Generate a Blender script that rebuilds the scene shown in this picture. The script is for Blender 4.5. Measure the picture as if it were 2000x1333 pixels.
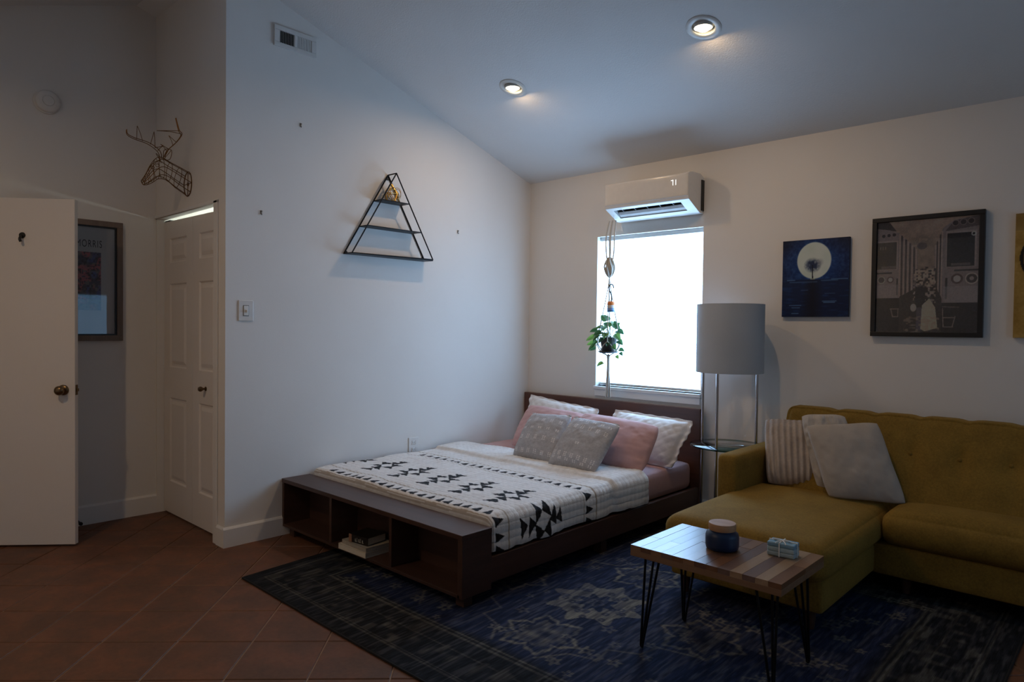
import bpy, bmesh, math, random
import numpy as np
from mathutils import Vector, Matrix

random.seed(7); np.random.seed(7)
for o in list(bpy.data.objects): bpy.data.objects.remove(o)
SC = bpy.context.scene
COL = SC.collection
PI = math.pi

# ------------------------------------------------------------------ camera, world, exposure
def cam_axes(yaw, pitch, roll):
    f = Vector((-math.sin(yaw)*math.cos(pitch), math.cos(yaw)*math.cos(pitch), math.sin(pitch)))
    r = Vector((math.cos(yaw), math.sin(yaw), 0)); u = r.cross(f)
    c, s = math.cos(roll), math.sin(roll)
    return c*r + s*u, -s*r + c*u, f
CAM = Vector((3.9725, -4.4555, 1.3271))
_r, _u, _f = cam_axes(0.752687, -0.0208826, 0.0116739)
cd = bpy.data.cameras.new('camera'); cam = bpy.data.objects.new('camera', cd); COL.objects.link(cam)
cd.sensor_fit = 'HORIZONTAL'; cd.sensor_width = 36.0; cd.lens = 36.0*1333.3/2000.0
cd.clip_start = 0.05; cd.clip_end = 200
cam.matrix_world = Matrix(((_r.x, _u.x, -_f.x, CAM.x), (_r.y, _u.y, -_f.y, CAM.y), (_r.z, _u.z, -_f.z, CAM.z), (0, 0, 0, 1)))
SC.camera = cam
def project(P):
    d = Vector(P) - CAM; w = d.dot(_f)
    if w < 0.05: return None
    return 1000 + 1333.3*d.dot(_r)/w, 666.5 - 1333.3*d.dot(_u)/w

W = bpy.data.worlds.new('World'); SC.world = W; W.use_nodes = True
W.node_tree.nodes['Background'].inputs[0].default_value = (0.55, 0.72, 1.0, 1)
W.node_tree.nodes['Background'].inputs[1].default_value = 1.0
VS = SC.view_settings
VS.view_transform = 'Standard'; VS.look = 'None'; VS.gamma = 1.0; VS.exposure = 0.0; VS.use_curve_mapping = False
WINDOW_GLOW = 7.0          # radiance of the daylit shade in the back wall
WINDOW_COL = (0.37, 0.635, 1.0)
SIDE_GLOW = 1.0            # the daylit shade in the right wall, outside the frame
CAN_POWER = 5.6            # watts of each ceiling downlight
REAR_POWER = 12.0          # the downlight in the other slope, behind the camera's left
CAN_COL = (1.0, 0.67, 0.36)

# ------------------------------------------------------------------ colour helpers
def lin(c):
    c = np.asarray(c, float)/255.0
    return np.where(c <= 0.04045, c/12.92, ((c+0.055)/1.055)**2.4)

# ------------------------------------------------------------------ materials
class NT:
    def __init__(self, name):
        self.m = bpy.data.materials.new(name); self.m.use_nodes = True
        self.t = self.m.node_tree; self.b = self.t.nodes['Principled BSDF']
    def n(self, typ, **kw):
        nd = self.t.nodes.new(typ)
        for k, v in kw.items(): setattr(nd, k, v)
        return nd
    def l(self, a, b): self.t.links.new(a, b)
    def coord(self, scale=(1, 1, 1), rot=(0, 0, 0), kind='Object'):
        tc = self.n('ShaderNodeTexCoord'); mp = self.n('ShaderNodeMapping')
        mp.inputs['Scale'].default_value = scale; mp.inputs['Rotation'].default_value = rot
        self.l(tc.outputs[kind], mp.inputs[0]); return mp.outputs[0]
    def noise(self, vec, scale, detail=3, rough=.55):
        nz = self.n('ShaderNodeTexNoise'); nz.inputs['Scale'].default_value = scale
        nz.inputs['Detail'].default_value = detail; nz.inputs['Roughness'].default_value = rough
        self.l(vec, nz.inputs['Vector']); return nz.outputs['Fac']
    def ramp(self, fac, stops):
        r = self.n('ShaderNodeValToRGB'); e = r.color_ramp.elements
        while len(e) < len(stops): e.new(0.5)
        for i, (p, c) in enumerate(stops):
            e[i].position = p; e[i].color = (*c[:3], 1)
        self.l(fac, r.inputs[0]); return r.outputs[0]
    def mix(self, fac, a, b, mode='MIX'):
        m = self.n('ShaderNodeMix', data_type='RGBA', blend_type=mode)
        for k, v in ((0, fac), (6, a), (7, b)):
            if isinstance(v, (int, float)): m.inputs[k].default_value = v
            elif isinstance(v, (tuple, list)): m.inputs[k].default_value = (*v[:3], 1)
            else: self.l(v, m.inputs[k])
        return m.outputs[2]
    def bump(self, h, strength=.2, dist=.01):
        b = self.n('ShaderNodeBump'); b.inputs['Strength'].default_value = strength; b.inputs['Distance'].default_value = dist
        self.l(h, b.inputs['Height']); self.l(b.outputs[0], self.b.inputs['Normal'])
    def base(self, c):
        if isinstance(c, (tuple, list, np.ndarray)): self.b.inputs['Base Color'].default_value = (*[float(v) for v in c[:3]], 1)
        else: self.l(c, self.b.inputs['Base Color'])
    def set(self, **kw):
        for k, v in kw.items(): self.b.inputs[k.replace('_', ' ')].default_value = v

def plain(name, col, rough=.5, metal=0.0, var=.08, scale=30, bump=0, bscale=None, spec=.5, rgb=False):
    t = NT(name); v = t.coord(); c = tuple(lin(col)) if not rgb else col
    f = t.noise(v, scale)
    t.base(t.ramp(f, [(0.3, [x*(1-var) for x in c]), (0.7, [min(1, x*(1+var)) for x in c])]))
    t.set(Roughness=rough, Metallic=metal); t.b.inputs['Specular IOR Level'].default_value = spec
    if bump: t.bump(t.noise(v, bscale or scale*4, 4), bump, .004)
    return t.m

def paint(name, c, bscale=160, bump=.12, rough=.75):
    t = NT(name); v = t.coord()
    f = t.noise(v, 2.2, 4)
    t.base(t.ramp(f, [(0.25, [x*.965 for x in c]), (0.75, c)]))
    t.set(Roughness=rough); t.b.inputs['Specular IOR Level'].default_value = .25
    t.bump(t.noise(v, bscale, 3), bump, .003); return t.m

def wood(name, c1, c2, axis='x', rough=.45, scale=14, coat=0.0):
    t = NT(name)
    s = {'x': (.10, 1.6, 1.6), 'y': (1.6, .10, 1.6), 'z': (1.6, 1.6, .10)}[axis]
    v = t.coord(s); f = t.noise(v, scale*2.2, 6, .65); g = t.noise(v, scale*.6, 2)
    a = t.ramp(f, [(.3, c1), (.7, c2)])
    t.base(t.mix(.35, a, t.ramp(g, [(.3, [x*.6 for x in c1]), (.7, c2)])))
    t.set(Roughness=rough); t.bump(f, .12, .002)
    if coat: t.b.inputs['Coat Weight'].default_value = coat
    return t.m

def attr_mat(name, rough=.8, bump=0, bscale=400, spec=.3, stretch=(1, 1, 1), sheen=0.0):
    t = NT(name); a = t.n('ShaderNodeAttribute'); a.attribute_name = 'Col'
    t.base(a.outputs['Color']); t.set(Roughness=rough); t.b.inputs['Specular IOR Level'].default_value = spec
    if bump: t.bump(t.noise(t.coord(stretch), bscale, 3), bump, .003)
    if sheen: t.b.inputs['Sheen Weight'].default_value = sheen
    return t.m

def fabric(name, c, rough=.9, var=.15, scale=90, bump=.3, bscale=700, sheen=.2):
    t = NT(name); v = t.coord(); f = t.noise(v, scale, 5, .7); g = t.noise(v, 7, 3)
    a = t.ramp(f, [(.3, [x*(1-var) for x in c]), (.7, [x*(1+var) for x in c])])
    t.base(t.mix(.35, a, t.ramp(g, [(.3, [x*(1-var*1.4) for x in c]), (.7, [x*(1+var) for x in c])])))
    t.set(Roughness=rough); t.b.inputs['Specular IOR Level'].default_value = .2
    t.b.inputs['Sheen Weight'].default_value = sheen; t.b.inputs['Sheen Tint'].default_value = (min(1, c[0]*3.2), min(1, c[1]*3.6), min(1, c[2]*6), 1)
    t.bump(t.noise(v, bscale, 2), bump, .002); return t.m

def emit(name, c, strength, base=(.8, .8, .8)):
    t = NT(name); t.base(base); t.b.inputs['Emission Color'].default_value = (*c, 1)
    t.b.inputs['Emission Strength'].default_value = strength; t.set(Roughness=.8); return t.m

def glassy(name, tint=(1, 1, 1), refl=.5, rough=.02):
    t = NT(name); tr = t.n('ShaderNodeBsdfTransparent'); tr.inputs[0].default_value = (*tint, 1)
    gl = t.n('ShaderNodeBsdfGlossy'); gl.inputs['Roughness'].default_value = rough
    fr = t.n('ShaderNodeFresnel'); fr.inputs['IOR'].default_value = 1.5
    mx = t.n('ShaderNodeMixShader'); t.l(fr.outputs[0], mx.inputs[0]); t.l(tr.outputs[0], mx.inputs[1]); t.l(gl.outputs[0], mx.inputs[2])
    t.l(mx.outputs[0], t.t.nodes['Material Output'].inputs[0]); return t.m

WALL = (.80, .775, .735)
M = {}
M['wall'] = paint('wall_paint', WALL)
M['wall_alcove'] = M['wall']
M['ceil'] = paint('ceiling_paint', (.79, .79, .78), 120, .5)
M['trim'] = paint('trim_paint', (.80, .79, .77), 60, .04, .45)
M['door'] = paint('door_paint', (.78, .74, .70), 60, .05, .4)
M['grout'] = plain('grout', (150, 125, 105), .9, var=.15, scale=20)
M['espresso'] = wood('dark_stained_wood', (.050, .024, .017), (.082, .040, .028), 'x', .42)
M['espresso_y'] = wood('dark_stained_wood_along', (.050, .024, .017), (.082, .040, .028), 'y', .42)
M['headwood'] = wood('headboard_wood', (.085, .034, .022), (.14, .058, .036), 'x', .4)
M['pink'] = fabric('pink_cotton', (.58, .36, .35), .85, .06, 40, .15, 900)
M['sham'] = fabric('white_matelasse', (.78, .76, .74), .9, .05, 60, .3, 300)
M['mustard'] = fabric('mustard_chenille', (.240, .146, .028), .9, .34, 110, .45, 700, .14)
M['chrome'] = plain('chrome', (190, 190, 195), .12, 1.0, var=.02)
M['brass'] = plain('aged_brass', (120, 100, 75), .3, 1.0, var=.1)
M['gold'] = plain('gold_wire', (190, 150, 80), .3, 1.0, var=.08)
M['bronze'] = plain('bronze_wire', (120, 85, 45), .4, .9, var=.1)
M['black_metal'] = plain('black_metal', (22, 24, 27), .45, .6, var=.1)
M['black'] = plain('black_plastic', (14, 14, 15), .4, var=.1)
M['dark'] = plain('dark_void', (10, 10, 12), .8, var=.1)
M['white_plastic'] = plain('white_plastic', (222, 220, 216), .3, var=.02)
M['white_metal'] = plain('white_enamel', (215, 214, 210), .4, var=.03)
M['linen'] = fabric('linen_shade', (.49, .535, .58), .9, .05, 200, .2, 900, .0)
M['cord'] = plain('cotton_cord', (186, 178, 165), .9, var=.1, scale=200)
M['leaf'] = None
M['pot'] = plain('dark_pot', (45, 42, 42), .5)
M['soil'] = plain('soil', (40, 30, 22), .95, var=.4, scale=200)
M['glass'] = glassy('clear_glass')
M['shelf_glass'] = glassy('shelf_glass', (.86, .93, .91))
M['frame_black'] = plain('black_frame_wood', (16, 15, 15), .35, var=.1)
M['frame_taupe'] = wood('taupe_frame_wood', (.16, .115, .085), (.24, .175, .135), 'z', .5)
M['paper'] = plain('paper_pages', (205, 195, 178), .9, var=.08, scale=200)

# ------------------------------------------------------------------ object helpers
WPOS = {}
def empty(name, loc, label, cat, group=None, kind=None):
    o = bpy.data.objects.new(name, None); COL.objects.link(o); o.location = loc
    o.empty_display_size = .05
    WPOS[o.name] = Vector(loc); tag(o, label, cat, group, kind); return o
def tag(o, label=None, cat=None, group=None, kind=None):
    if label: o['label'] = label
    if cat: o['category'] = cat
    if group: o['group'] = group
    if kind: o['kind'] = kind
    return o
def put(name, bm, mat, parent=None, smooth=False, label=None, cat=None, group=None, kind=None, fix=True):
    """world-space bmesh (or Mesh) -> one mesh object, origin at the centre of its bounds"""
    if isinstance(bm, bpy.types.Mesh): me = bm
    else:
        if fix: bmesh.ops.recalc_face_normals(bm, faces=bm.faces)
        me = bpy.data.meshes.new(name); bm.to_mesh(me); bm.free()
    n = len(me.vertices); co = np.empty(n*3, 'f'); me.vertices.foreach_get('co', co); co = co.reshape(-1, 3)
    c = (co.min(0)+co.max(0))/2; co -= c; me.vertices.foreach_set('co', co.ravel())
    if smooth: me.polygons.foreach_set('use_smooth', [True]*len(me.polygons))
    me.update()
    if smooth and len(me.polygons) < 6000: me.set_sharp_from_angle(angle=math.radians(48))
    for m in (mat if isinstance(mat, (list, tuple)) else [mat]): me.materials.append(m)
    o = bpy.data.objects.new(name, me); COL.objects.link(o)
    c = Vector([float(v) for v in c]); WPOS[o.name] = c
    if parent is not None:
        o.parent = parent; o.location = c - WPOS[parent.name]
    else: o.location = c
    return tag(o, label, cat, group, kind)
def NB(): return bmesh.new()

def box(bm, x0, x1, y0, y1, z0, z1, bevel=0.0, seg=2):
    r = bmesh.ops.create_cube(bm, size=1); vs = r['verts']
    for v in vs: v.co = Vector((x0+(v.co.x+.5)*(x1-x0), y0+(v.co.y+.5)*(y1-y0), z0+(v.co.z+.5)*(z1-z0)))
    if bevel:
        es = list({e for v in vs for e in v.link_edges})
        bmesh.ops.bevel(bm, geom=es, offset=bevel, segments=seg, profile=.5, affect='EDGES')
    return bm
def bbox(*a, **k): return box(NB(), *a, **k)

def tube(bm, pts, r, seg=8, closed=False, cap=True):
    pts = [Vector(p) for p in pts]; n = len(pts); rings = []; prev = None
    rr = r if isinstance(r, (list, tuple)) else [r]*n
    for i, p in enumerate(pts):
        if closed: t = pts[(i+1) % n]-pts[i-1]
        else: t = pts[min(i+1, n-1)]-pts[max(i-1, 0)]
        if t.length < 1e-9: t = Vector((0, 0, 1))
        t.normalize()
        if prev is None:
            a = Vector((0, 0, 1)) if abs(t.z) < .9 else Vector((1, 0, 0)); u = t.cross(a).normalized()
        else:
            u = prev - t*prev.dot(t)
            u = u.normalized() if u.length > 1e-6 else t.orthogonal().normalized()
        prev = u; w = t.cross(u)
        rings.append([bm.verts.new(p+(u*math.cos(2*PI*k/seg)+w*math.sin(2*PI*k/seg))*rr[i]) for k in range(seg)])
    m = n if closed else n-1
    for i in range(m):
        A, B = rings[i], rings[(i+1) % n]
        for k in range(seg): bm.faces.new((A[k], A[(k+1) % seg], B[(k+1) % seg], B[k]))
    if cap and not closed:
        bm.faces.new(rings[0][::-1]); bm.faces.new(rings[-1])
    return bm
def spline(pts, n=8, closed=False):
    P = [Vector(p) for p in pts]; out = []; N = len(P); segs = N if closed else N-1
    for i in range(segs):
        if closed: a, b, c, d = P[i-1], P[i], P[(i+1) % N], P[(i+2) % N]
        else: a, b, c, d = P[max(i-1, 0)], P[i], P[i+1], P[min(i+2, N-1)]
        for k in range(n):
            t = k/n
            out.append(.5*((2*b)+(c-a)*t+(2*a-5*b+4*c-d)*t*t+(3*b-a-3*c+d)*t**3))
    if not closed: out.append(P[-1])
    return out
def lathe(bm, prof, center, seg=32, axis=(0, 0, 1), a0=0):
    """prof = [(r, h)], revolved about axis through center"""
    ax = Vector(axis).normalized(); u = ax.orthogonal().normalized(); w = ax.cross(u); c = Vector(center); rings = []
    for r, h in prof:
        if r < 1e-6: rings.append([bm.verts.new(c+ax*h)])
        else: rings.append([bm.verts.new(c+ax*h+(u*math.cos(a0+2*PI*k/seg)+w*math.sin(a0+2*PI*k/seg))*r) for k in range(seg)])
    for A, B in zip(rings, rings[1:]):
        if len(A) == 1 and len(B) == 1: continue
        for k in range(seg):
            k2 = (k+1) % seg
            if len(A) == 1: bm.faces.new((A[0], B[k2], B[k]))
            elif len(B) == 1: bm.faces.new((A[k], A[k2], B[0]))
            else: bm.faces.new((A[k], A[k2], B[k2], B[k]))
    return bm
def prism(bm, poly, axis, a, b):
    """extrude a 2D polygon (coords on the two other axes, in order) along axis from a to b"""
    def P(q, h):
        return {0: (h, q[0], q[1]), 1: (q[0], h, q[1]), 2: (q[0], q[1], h)}[axis]
    A = [bm.verts.new(P(q, a)) for q in poly]; B = [bm.verts.new(P(q, b)) for q in poly]; n = len(poly)
    bm.faces.new(A); bm.faces.new(B[::-1])
    for i in range(n): bm.faces.new((A[i], B[i], B[(i+1) % n], A[(i+1) % n]))
    return bm
def rbox(lo, hi, r, n=(8, 8, 6), fn=None):
    """rounded box as a grid; fn(u,v,w,co)->co shapes it"""
    bm = NB(); lo = Vector(lo); hi = Vector(hi); c = (lo+hi)/2; h = (hi-lo)/2; grid = {}
    def vert(i, j, k):
        key = (i, j, k)
        if key in grid: return grid[key]
        def f(i, m):                     # denser near the rim
            t = -1+2*i/m; return math.sin(t*PI/2)
        u = Vector((f(i, n[0]), f(j, n[1]), f(k, n[2])))
        p = Vector((u.x*h.x, u.y*h.y, u.z*h.z))
        inner = Vector([max(-(h[a]-r), min(h[a]-r, p[a])) for a in range(3)])
        d = p-inner
        if d.length > 1e-9: p = inner+d.normalized()*r
        p = p+c
        if fn: p = Vector(fn(u.x, u.y, u.z, p))
        grid[key] = bm.verts.new(p); return grid[key]
    for a in range(3):
        b, d = [(1, 2), (0, 2), (0, 1)][a]
        for side in (0, n[a]):
            for i in range(n[b]):
                for j in range(n[d]):
                    q = []
                    for di, dj in ((0, 0), (1, 0), (1, 1), (0, 1)):
                        idx = [0, 0, 0]; idx[a] = side; idx[b] = i+di; idx[d] = j+dj; q.append(vert(*idx))
                    bm.faces.new(q)
    return bm
def gridmesh(name, P, cols=None, quads=None):
    """P: (nv, nu, 3) array -> Mesh with optional (nv, nu, 3) linear colours"""
    nv, nu = P.shape[:2]; me = bpy.data.meshes.new(name)
    idx = np.arange(nv*nu).reshape(nv, nu)
    q = np.stack([idx[:-1, :-1], idx[:-1, 1:], idx[1:, 1:], idx[1:, :-1]], -1).reshape(-1, 4)
    if quads is not None: q = np.concatenate([q, quads])
    me.vertices.add(nv*nu); me.vertices.foreach_set('co', P.astype('f').ravel())
    me.loops.add(q.size); me.loops.foreach_set('vertex_index', q.ravel().astype('i'))
    me.polygons.add(len(q)); me.polygons.foreach_set('loop_start', np.arange(0, q.size, 4).astype('i'))
    me.update(calc_edges=True)
    if cols is not None:
        a = me.color_attributes.new('Col', 'FLOAT_COLOR', 'POINT')
        a.data.foreach_set('color', np.concatenate([cols.reshape(-1, 3), np.ones((nv*nu, 1))], 1).astype('f').ravel())
    return me

# ------------------------------------------------------------------ a small rasteriser for flat prints
def vnoise(h, w, cy, cx, seed):
    g = np.random.RandomState(seed).rand(cy+2, cx+2)
    y = np.linspace(0, cy, h); x = np.linspace(0, cx, w)
    yi = y.astype(int); xi = x.astype(int); fy = (y-yi); fx = (x-xi)
    fy = (fy*fy*(3-2*fy))[:, None]; fx = (fx*fx*(3-2*fx))[None]
    a = g[np.ix_(yi, xi)]; b = g[np.ix_(yi, xi+1)]; c = g[np.ix_(yi+1, xi)]; d = g[np.ix_(yi+1, xi+1)]
    return (a*(1-fx)+b*fx)*(1-fy)+(c*(1-fx)+d*fx)*fy
class Canvas:
    """coordinates u right, v down; asp = width/height, colours sRGB 0..255"""
    def __init__(s, w, h, bg):
        s.w, s.h = w, h; s.a = np.ones((h, w, 3))*np.array(bg, float)
        s.U, s.V = np.meshgrid((np.arange(w)+.5)/w, (np.arange(h)+.5)/h)
    def put(s, m, c, al=1.0):
        m = np.clip(m, 0, 1)[..., None]*al; s.a = s.a*(1-m)+np.array(c, float)*m
    def rect(s, u0, v0, u1, v1, c, al=1): s.put(((s.U >= u0)&(s.U <= u1)&(s.V >= v0)&(s.V <= v1)).astype(float), c, al)
    def ell(s, u, v, ru, rv, c, al=1, soft=.06):
        d = np.sqrt(((s.U-u)/ru)**2+((s.V-v)/rv)**2); s.put((1+soft/2-d)/soft, c, al)
    def ring(s, u, v, ru, rv, c, wd=.2, al=1):
        d = np.sqrt(((s.U-u)/ru)**2+((s.V-v)/rv)**2); s.put((abs(d-1) < wd).astype(float), c, al)
    def poly(s, pts, c, al=1):
        m = np.zeros((s.h, s.w), bool); n = len(pts)
        for i in range(n):
            (x1, y1), (x2, y2) = pts[i], pts[(i+1) % n]
            if y1 == y2: continue
            k = ((y1 > s.V) != (y2 > s.V))&(s.U < (x2-x1)*(s.V-y1)/(y2-y1)+x1); m ^= k
        s.put(m.astype(float), c, al)
    def line(s, x1, y1, x2, y2, wd, c, al=1):
        asp = s.w/s.h; dx, dy = (x2-x1)*asp, y2-y1; L = dx*dx+dy*dy+1e-12
        t = np.clip((((s.U-x1)*asp)*dx+(s.V-y1)*dy)/L, 0, 1)
        d = np.hypot((s.U-x1)*asp-t*dx, s.V-y1-t*dy); s.put((d < wd).astype(float), c, al)
    def grain(s, amt, cy, cx, seed): s.a = np.clip(s.a+(vnoise(s.h, s.w, cy, cx, seed)-.5)[..., None]*amt, 0, 255)
    def lin(s): return lin(np.clip(s.a, 0, 255))
def picture_back(name, cv, x0, x1, z0, z1, y, mat, parent=None, **k):
    """print facing -y on the back wall"""
    X, Z = np.meshgrid(np.linspace(x0, x1, cv.w), np.linspace(z1, z0, cv.h))
    P = np.stack([X, np.full_like(X, y), Z], -1)
    return put(name, gridmesh(name, P[::-1], cv.lin()[::-1]), mat, parent, **k)
M['print'] = attr_mat('printed_picture', .55, spec=.3)
M['canvas'] = attr_mat('painted_canvas', .5, .15, 300)

# ================================================================== THE ROOM
XR, YR = 5.6, -5.6          # right wall, rear wall
XF = -1.09                  # far wall of the entry alcove
YC = -2.68                  # closet front / end of the left wall
RIDGE_Y, RIDGE_Z = -2.806, 3.471
def ceil_z(y): return 2.569-.3215*y if y > RIDGE_Y else RIDGE_Z-.345*(RIDGE_Y-y)

# floor slab and diagonal tiles
fl = put('floor', bbox(XF-1.3, XR+.15, YR-.15, .15, -.12, -.0045), M['grout'], label='terracotta tile floor laid on the diagonal', cat='floor', kind='structure')
tm = NT('terracotta_tile'); oi = tm.n('ShaderNodeObjectInfo'); v = tm.n('ShaderNodeNewGeometry').outputs['Position']
nz = tm.noise(v, 6, 5, .6); nz2 = tm.noise(v, 45, 4, .6)
c = tm.ramp(nz, [(.30, (.120, .058, .034)), (.48, (.215, .092, .046)), (.60, (.33, .115, .050)), (.75, (.36, .16, .075))])
c = tm.mix(.3, c, tm.ramp(oi.outputs['Random'], [(0, (.16, .075, .040)), (.5, (.25, .105, .048)), (1, (.33, .125, .055))]))
c = tm.mix(.25, c, tm.ramp(nz2, [(.3, (.12, .06, .035)), (.7, (.34, .17, .09))]))
tm.base(tm.mix(1.0, c, (.56, .54, .52), 'MULTIPLY'))
tm.set(Roughness=.55); tm.bump(nz2, .15, .004); M['tile'] = tm.m
T = .3085; S2 = math.sqrt(.5); TA, TB = -1.86781, -1.93489
tb = NB(); box(tb, -.1512, .1512, -.1512, .1512, -.006, 0)
top_e = [e for e in tb.edges if all(vv.co.z > -.001 for vv in e.verts)]
bmesh.ops.bevel(tb, geom=top_e, offset=.0025, segments=1, affect='EDGES')
bmesh.ops.recalc_face_normals(tb, faces=tb.faces)
tile_me = bpy.data.meshes.new('tile'); tb.to_mesh(tile_me); tb.free(); tile_me.materials.append(M['tile'])
RUG = (.50, 3.597, -2.838, -.40)
near = []; rest = NB()
for i in range(-30, 30):
    for j in range(-30, 30):
        d = TA-(i+.5)*T; s = TB+(j+.5)*T          # (-x+y)/sqrt2 , (x+y)/sqrt2
        x = (s-d)*S2; y = (s+d)*S2
        if x < XF-.15 or x > XR+.1 or y > .1 or y < YR-.1: continue
        if y > YC+.22 and x < -.2: continue
        q = project((x, y, 0)); hid = RUG[0]+.3 < x < RUG[1]-.3 and RUG[2]+.3 < y
        hid = hid or (x < 1.5 and y > -2.0) or y > -.5
        if q and -150 < q[0] < 2150 and q[1] < 1333+160 and not hid: near.append((q[1], x, y))
        else: near.append((-1, x, y))
near.sort(reverse=True)
for k, (w, x, y) in enumerate(near):
    if w > 0 and k < 290:
        o = bpy.data.objects.new('tile', tile_me); COL.objects.link(o); o.parent = fl
        o.location = Vector((x, y, 0))-WPOS['floor']; o.rotation_euler = (0, 0, PI/4)
    else:
        r = bmesh.ops.create_grid(rest, x_segments=1, y_segments=1, size=.1512)
        for vv in r['verts']:
            a, b = vv.co.x, vv.co.y; vv.co = Vector((x+(a-b)*S2, y+(a+b)*S2, 0))
tf = put('tile_field', rest, M['tile'], fl, kind='stuff', fix=False)

# walls
def wall_yz(name, poly, x0, x1, label): return put(name, prism(NB(), poly, 0, x0, x1), M['wall'], label=label, cat='wall', kind='structure')
WX0, WX1, WZ0, WZ1 = .725, 1.642, .862, 2.052
wb = NB(); HT = 2.62
box(wb, -.12, WX0, 0, .16, -.1, HT); box(wb, WX1, XR+.12, 0, .16, -.1, HT)
box(wb, WX0, WX1, 0, .16, WZ1, HT); box(wb, WX0, WX1, 0, .16, -.1, WZ0)
put('wall_back', wb, M['wall'], label='back wall holding the window, air conditioner and pictures', cat='wall', kind='structure')
put('wall_left', prism(NB(), [(0, -.1), (YC, -.1), (YC, ceil_z(YC)+.05), (0, ceil_z(0)+.05)], 0, -.12, 0), M['wall'],
    label='white left wall beside the bed with the triangular shelf', cat='wall', kind='structure')
DX0, DX1 = -1.075, -.143                         # closet opening
wc = NB()
box(wc, DX1, -.12, YC, YC+.12, -.1, 2.06); box(wc, XF, DX0, YC, YC+.12, -.1, 2.06)
prism(wc, [(XF, 2.040), (DX1, 2.046), (-.12, 2.046), (-.12, ceil_z(YC)+.06), (XF, ceil_z(YC)+.06)], 1, YC, YC+.05)
prism(wc, [(XF, 2.2), (-.12, 2.2), (-.12, ceil_z(YC)+.06), (XF, ceil_z(YC)+.06)], 1, YC+.05, YC+.12)
put('wall_closet', wc, M['wall'], label='narrow wall above and beside the white closet door', cat='wall', kind='structure')
HY0, HY1 = -4.47, -3.79                          # doorway behind the open door
wf = NB()
def far_piece(y0, y1, zb):
    ys = [y0]+([RIDGE_Y] if y0 < RIDGE_Y < y1 else [])+[y1]
    prism(wf, [(y0, zb), (y1, zb)]+[(yy, ceil_z(yy)+.05) for yy in ys[::-1]], 0, XF-.12, XF)
far_piece(HY1, -1.85, -.1); far_piece(YR, HY0, -.1); far_piece(HY0, HY1, 2.04)
put('wall_far', wf, M['wall'], label='shaded far wall of the entry nook behind the open door', cat='wall', kind='structure')
wr = NB(); RY0, RY1, RZ0, RZ1 = -2.2, -.65, .95, 1.74
for (a, b, z0, z1) in ((RY1, 0, -.1, None), (YR, RY0, -.1, None), (RY0, RY1, RZ1, None), (RY0, RY1, -.1, RZ0)):
    if z1 is None:
        ys = [a]+([RIDGE_Y] if a < RIDGE_Y < b else [])+[b]
        prism(wr, [(a, z0), (b, z0)]+[(yy, ceil_z(yy)+.05) for yy in ys[::-1]], 0, XR, XR+.16)
    else: prism(wr, [(a, z0), (b, z0), (b, z1), (a, z1)], 0, XR, XR+.16)
put('wall_right', wr, M['wall'], label='right wall with a second window beyond the frame', cat='wall', kind='structure')
put('wall_rear', bbox(XF-.12, XR+.16, YR-.15, YR, -.1, 2.6), M['wall'], label='rear wall behind the camera', cat='wall', kind='structure')
ci = NB()
box(ci, XF, -.12, -1.95, -1.85, -.1, 2.6); box(ci, XF, -.12, YC+.12, -1.85, 2.5, 2.6)
put('wall_closet_inner', ci, M['wall'], label='plain inner shell of the lit closet', cat='wall', kind='structure')
hl = NB(); box(hl, -2.3, -2.2, -4.9, -3.3, -.1, 2.5); box(hl, -2.3, XF-.12, -4.9, -4.8, -.1, 2.5); box(hl, -2.3, XF-.12, -3.4, -3.3, -.1, 2.5); box(hl, -2.3, XF-.12, -4.9, -3.3, 2.4, 2.5)
put('wall_hall', hl, M['wall'], label='walls of the dark hall past the open door', cat='wall', kind='structure')

# ceiling: two slopes, holes for the downlights
CANS = [(2.203, -1.110), (.820, -1.108)]
OFFCANS = [(.80, -4.60)]
HH = .062
def slope(name, y0, y1, cans, label):
    xs = sorted({XF-.12, XR+.16}|{round(cx+d, 4) for cx, cy in cans for d in (-HH, HH)})
    ys = sorted({y0, y1}|{round(cy+d, 4) for cx, cy in cans for d in (-HH, HH)})
    bm = NB(); V0 = {}; V1 = {}
    def zz(y): return 2.569-.3215*y if y1 > RIDGE_Y+.01 else RIDGE_Z-.345*(RIDGE_Y-y)
    for x in xs:
        for y in ys: V0[x, y] = bm.verts.new((x, y, zz(y))); V1[x, y] = bm.verts.new((x, y, zz(y)+.14))
    cells = set()
    for i in range(len(xs)-1):
        for j in range(len(ys)-1):
            mx, my = (xs[i]+xs[i+1])/2, (ys[j]+ys[j+1])/2
            if any(abs(mx-cx) < HH*.99 and abs(my-cy) < HH*.99 for cx, cy in cans): continue
            cells.add((i, j))
    for i, j in cells:
        a, b, c, d = (xs[i], ys[j]), (xs[i+1], ys[j]), (xs[i+1], ys[j+1]), (xs[i], ys[j+1])
        bm.faces.new([V0[k] for k in (a, b, c, d)]); bm.faces.new([V1[k] for k in (d, c, b, a)])
        for (p, q, nb) in ((a, b, (i, j-1)), (b, c, (i+1, j)), (c, d, (i, j+1)), (d, a, (i-1, j))):
            if nb not in cells: bm.faces.new((V0[p], V1[p], V1[q], V0[q]))
    return put(name, bm, M['ceil'], label=label, cat='ceiling', kind='structure')
slope('ceiling', RIDGE_Y, .16, CANS, 'sloping white ceiling above the bed with round downlights')
slope('ceiling', YR-.15, RIDGE_Y, OFFCANS, 'other slope of the ceiling past the ridge')

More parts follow.
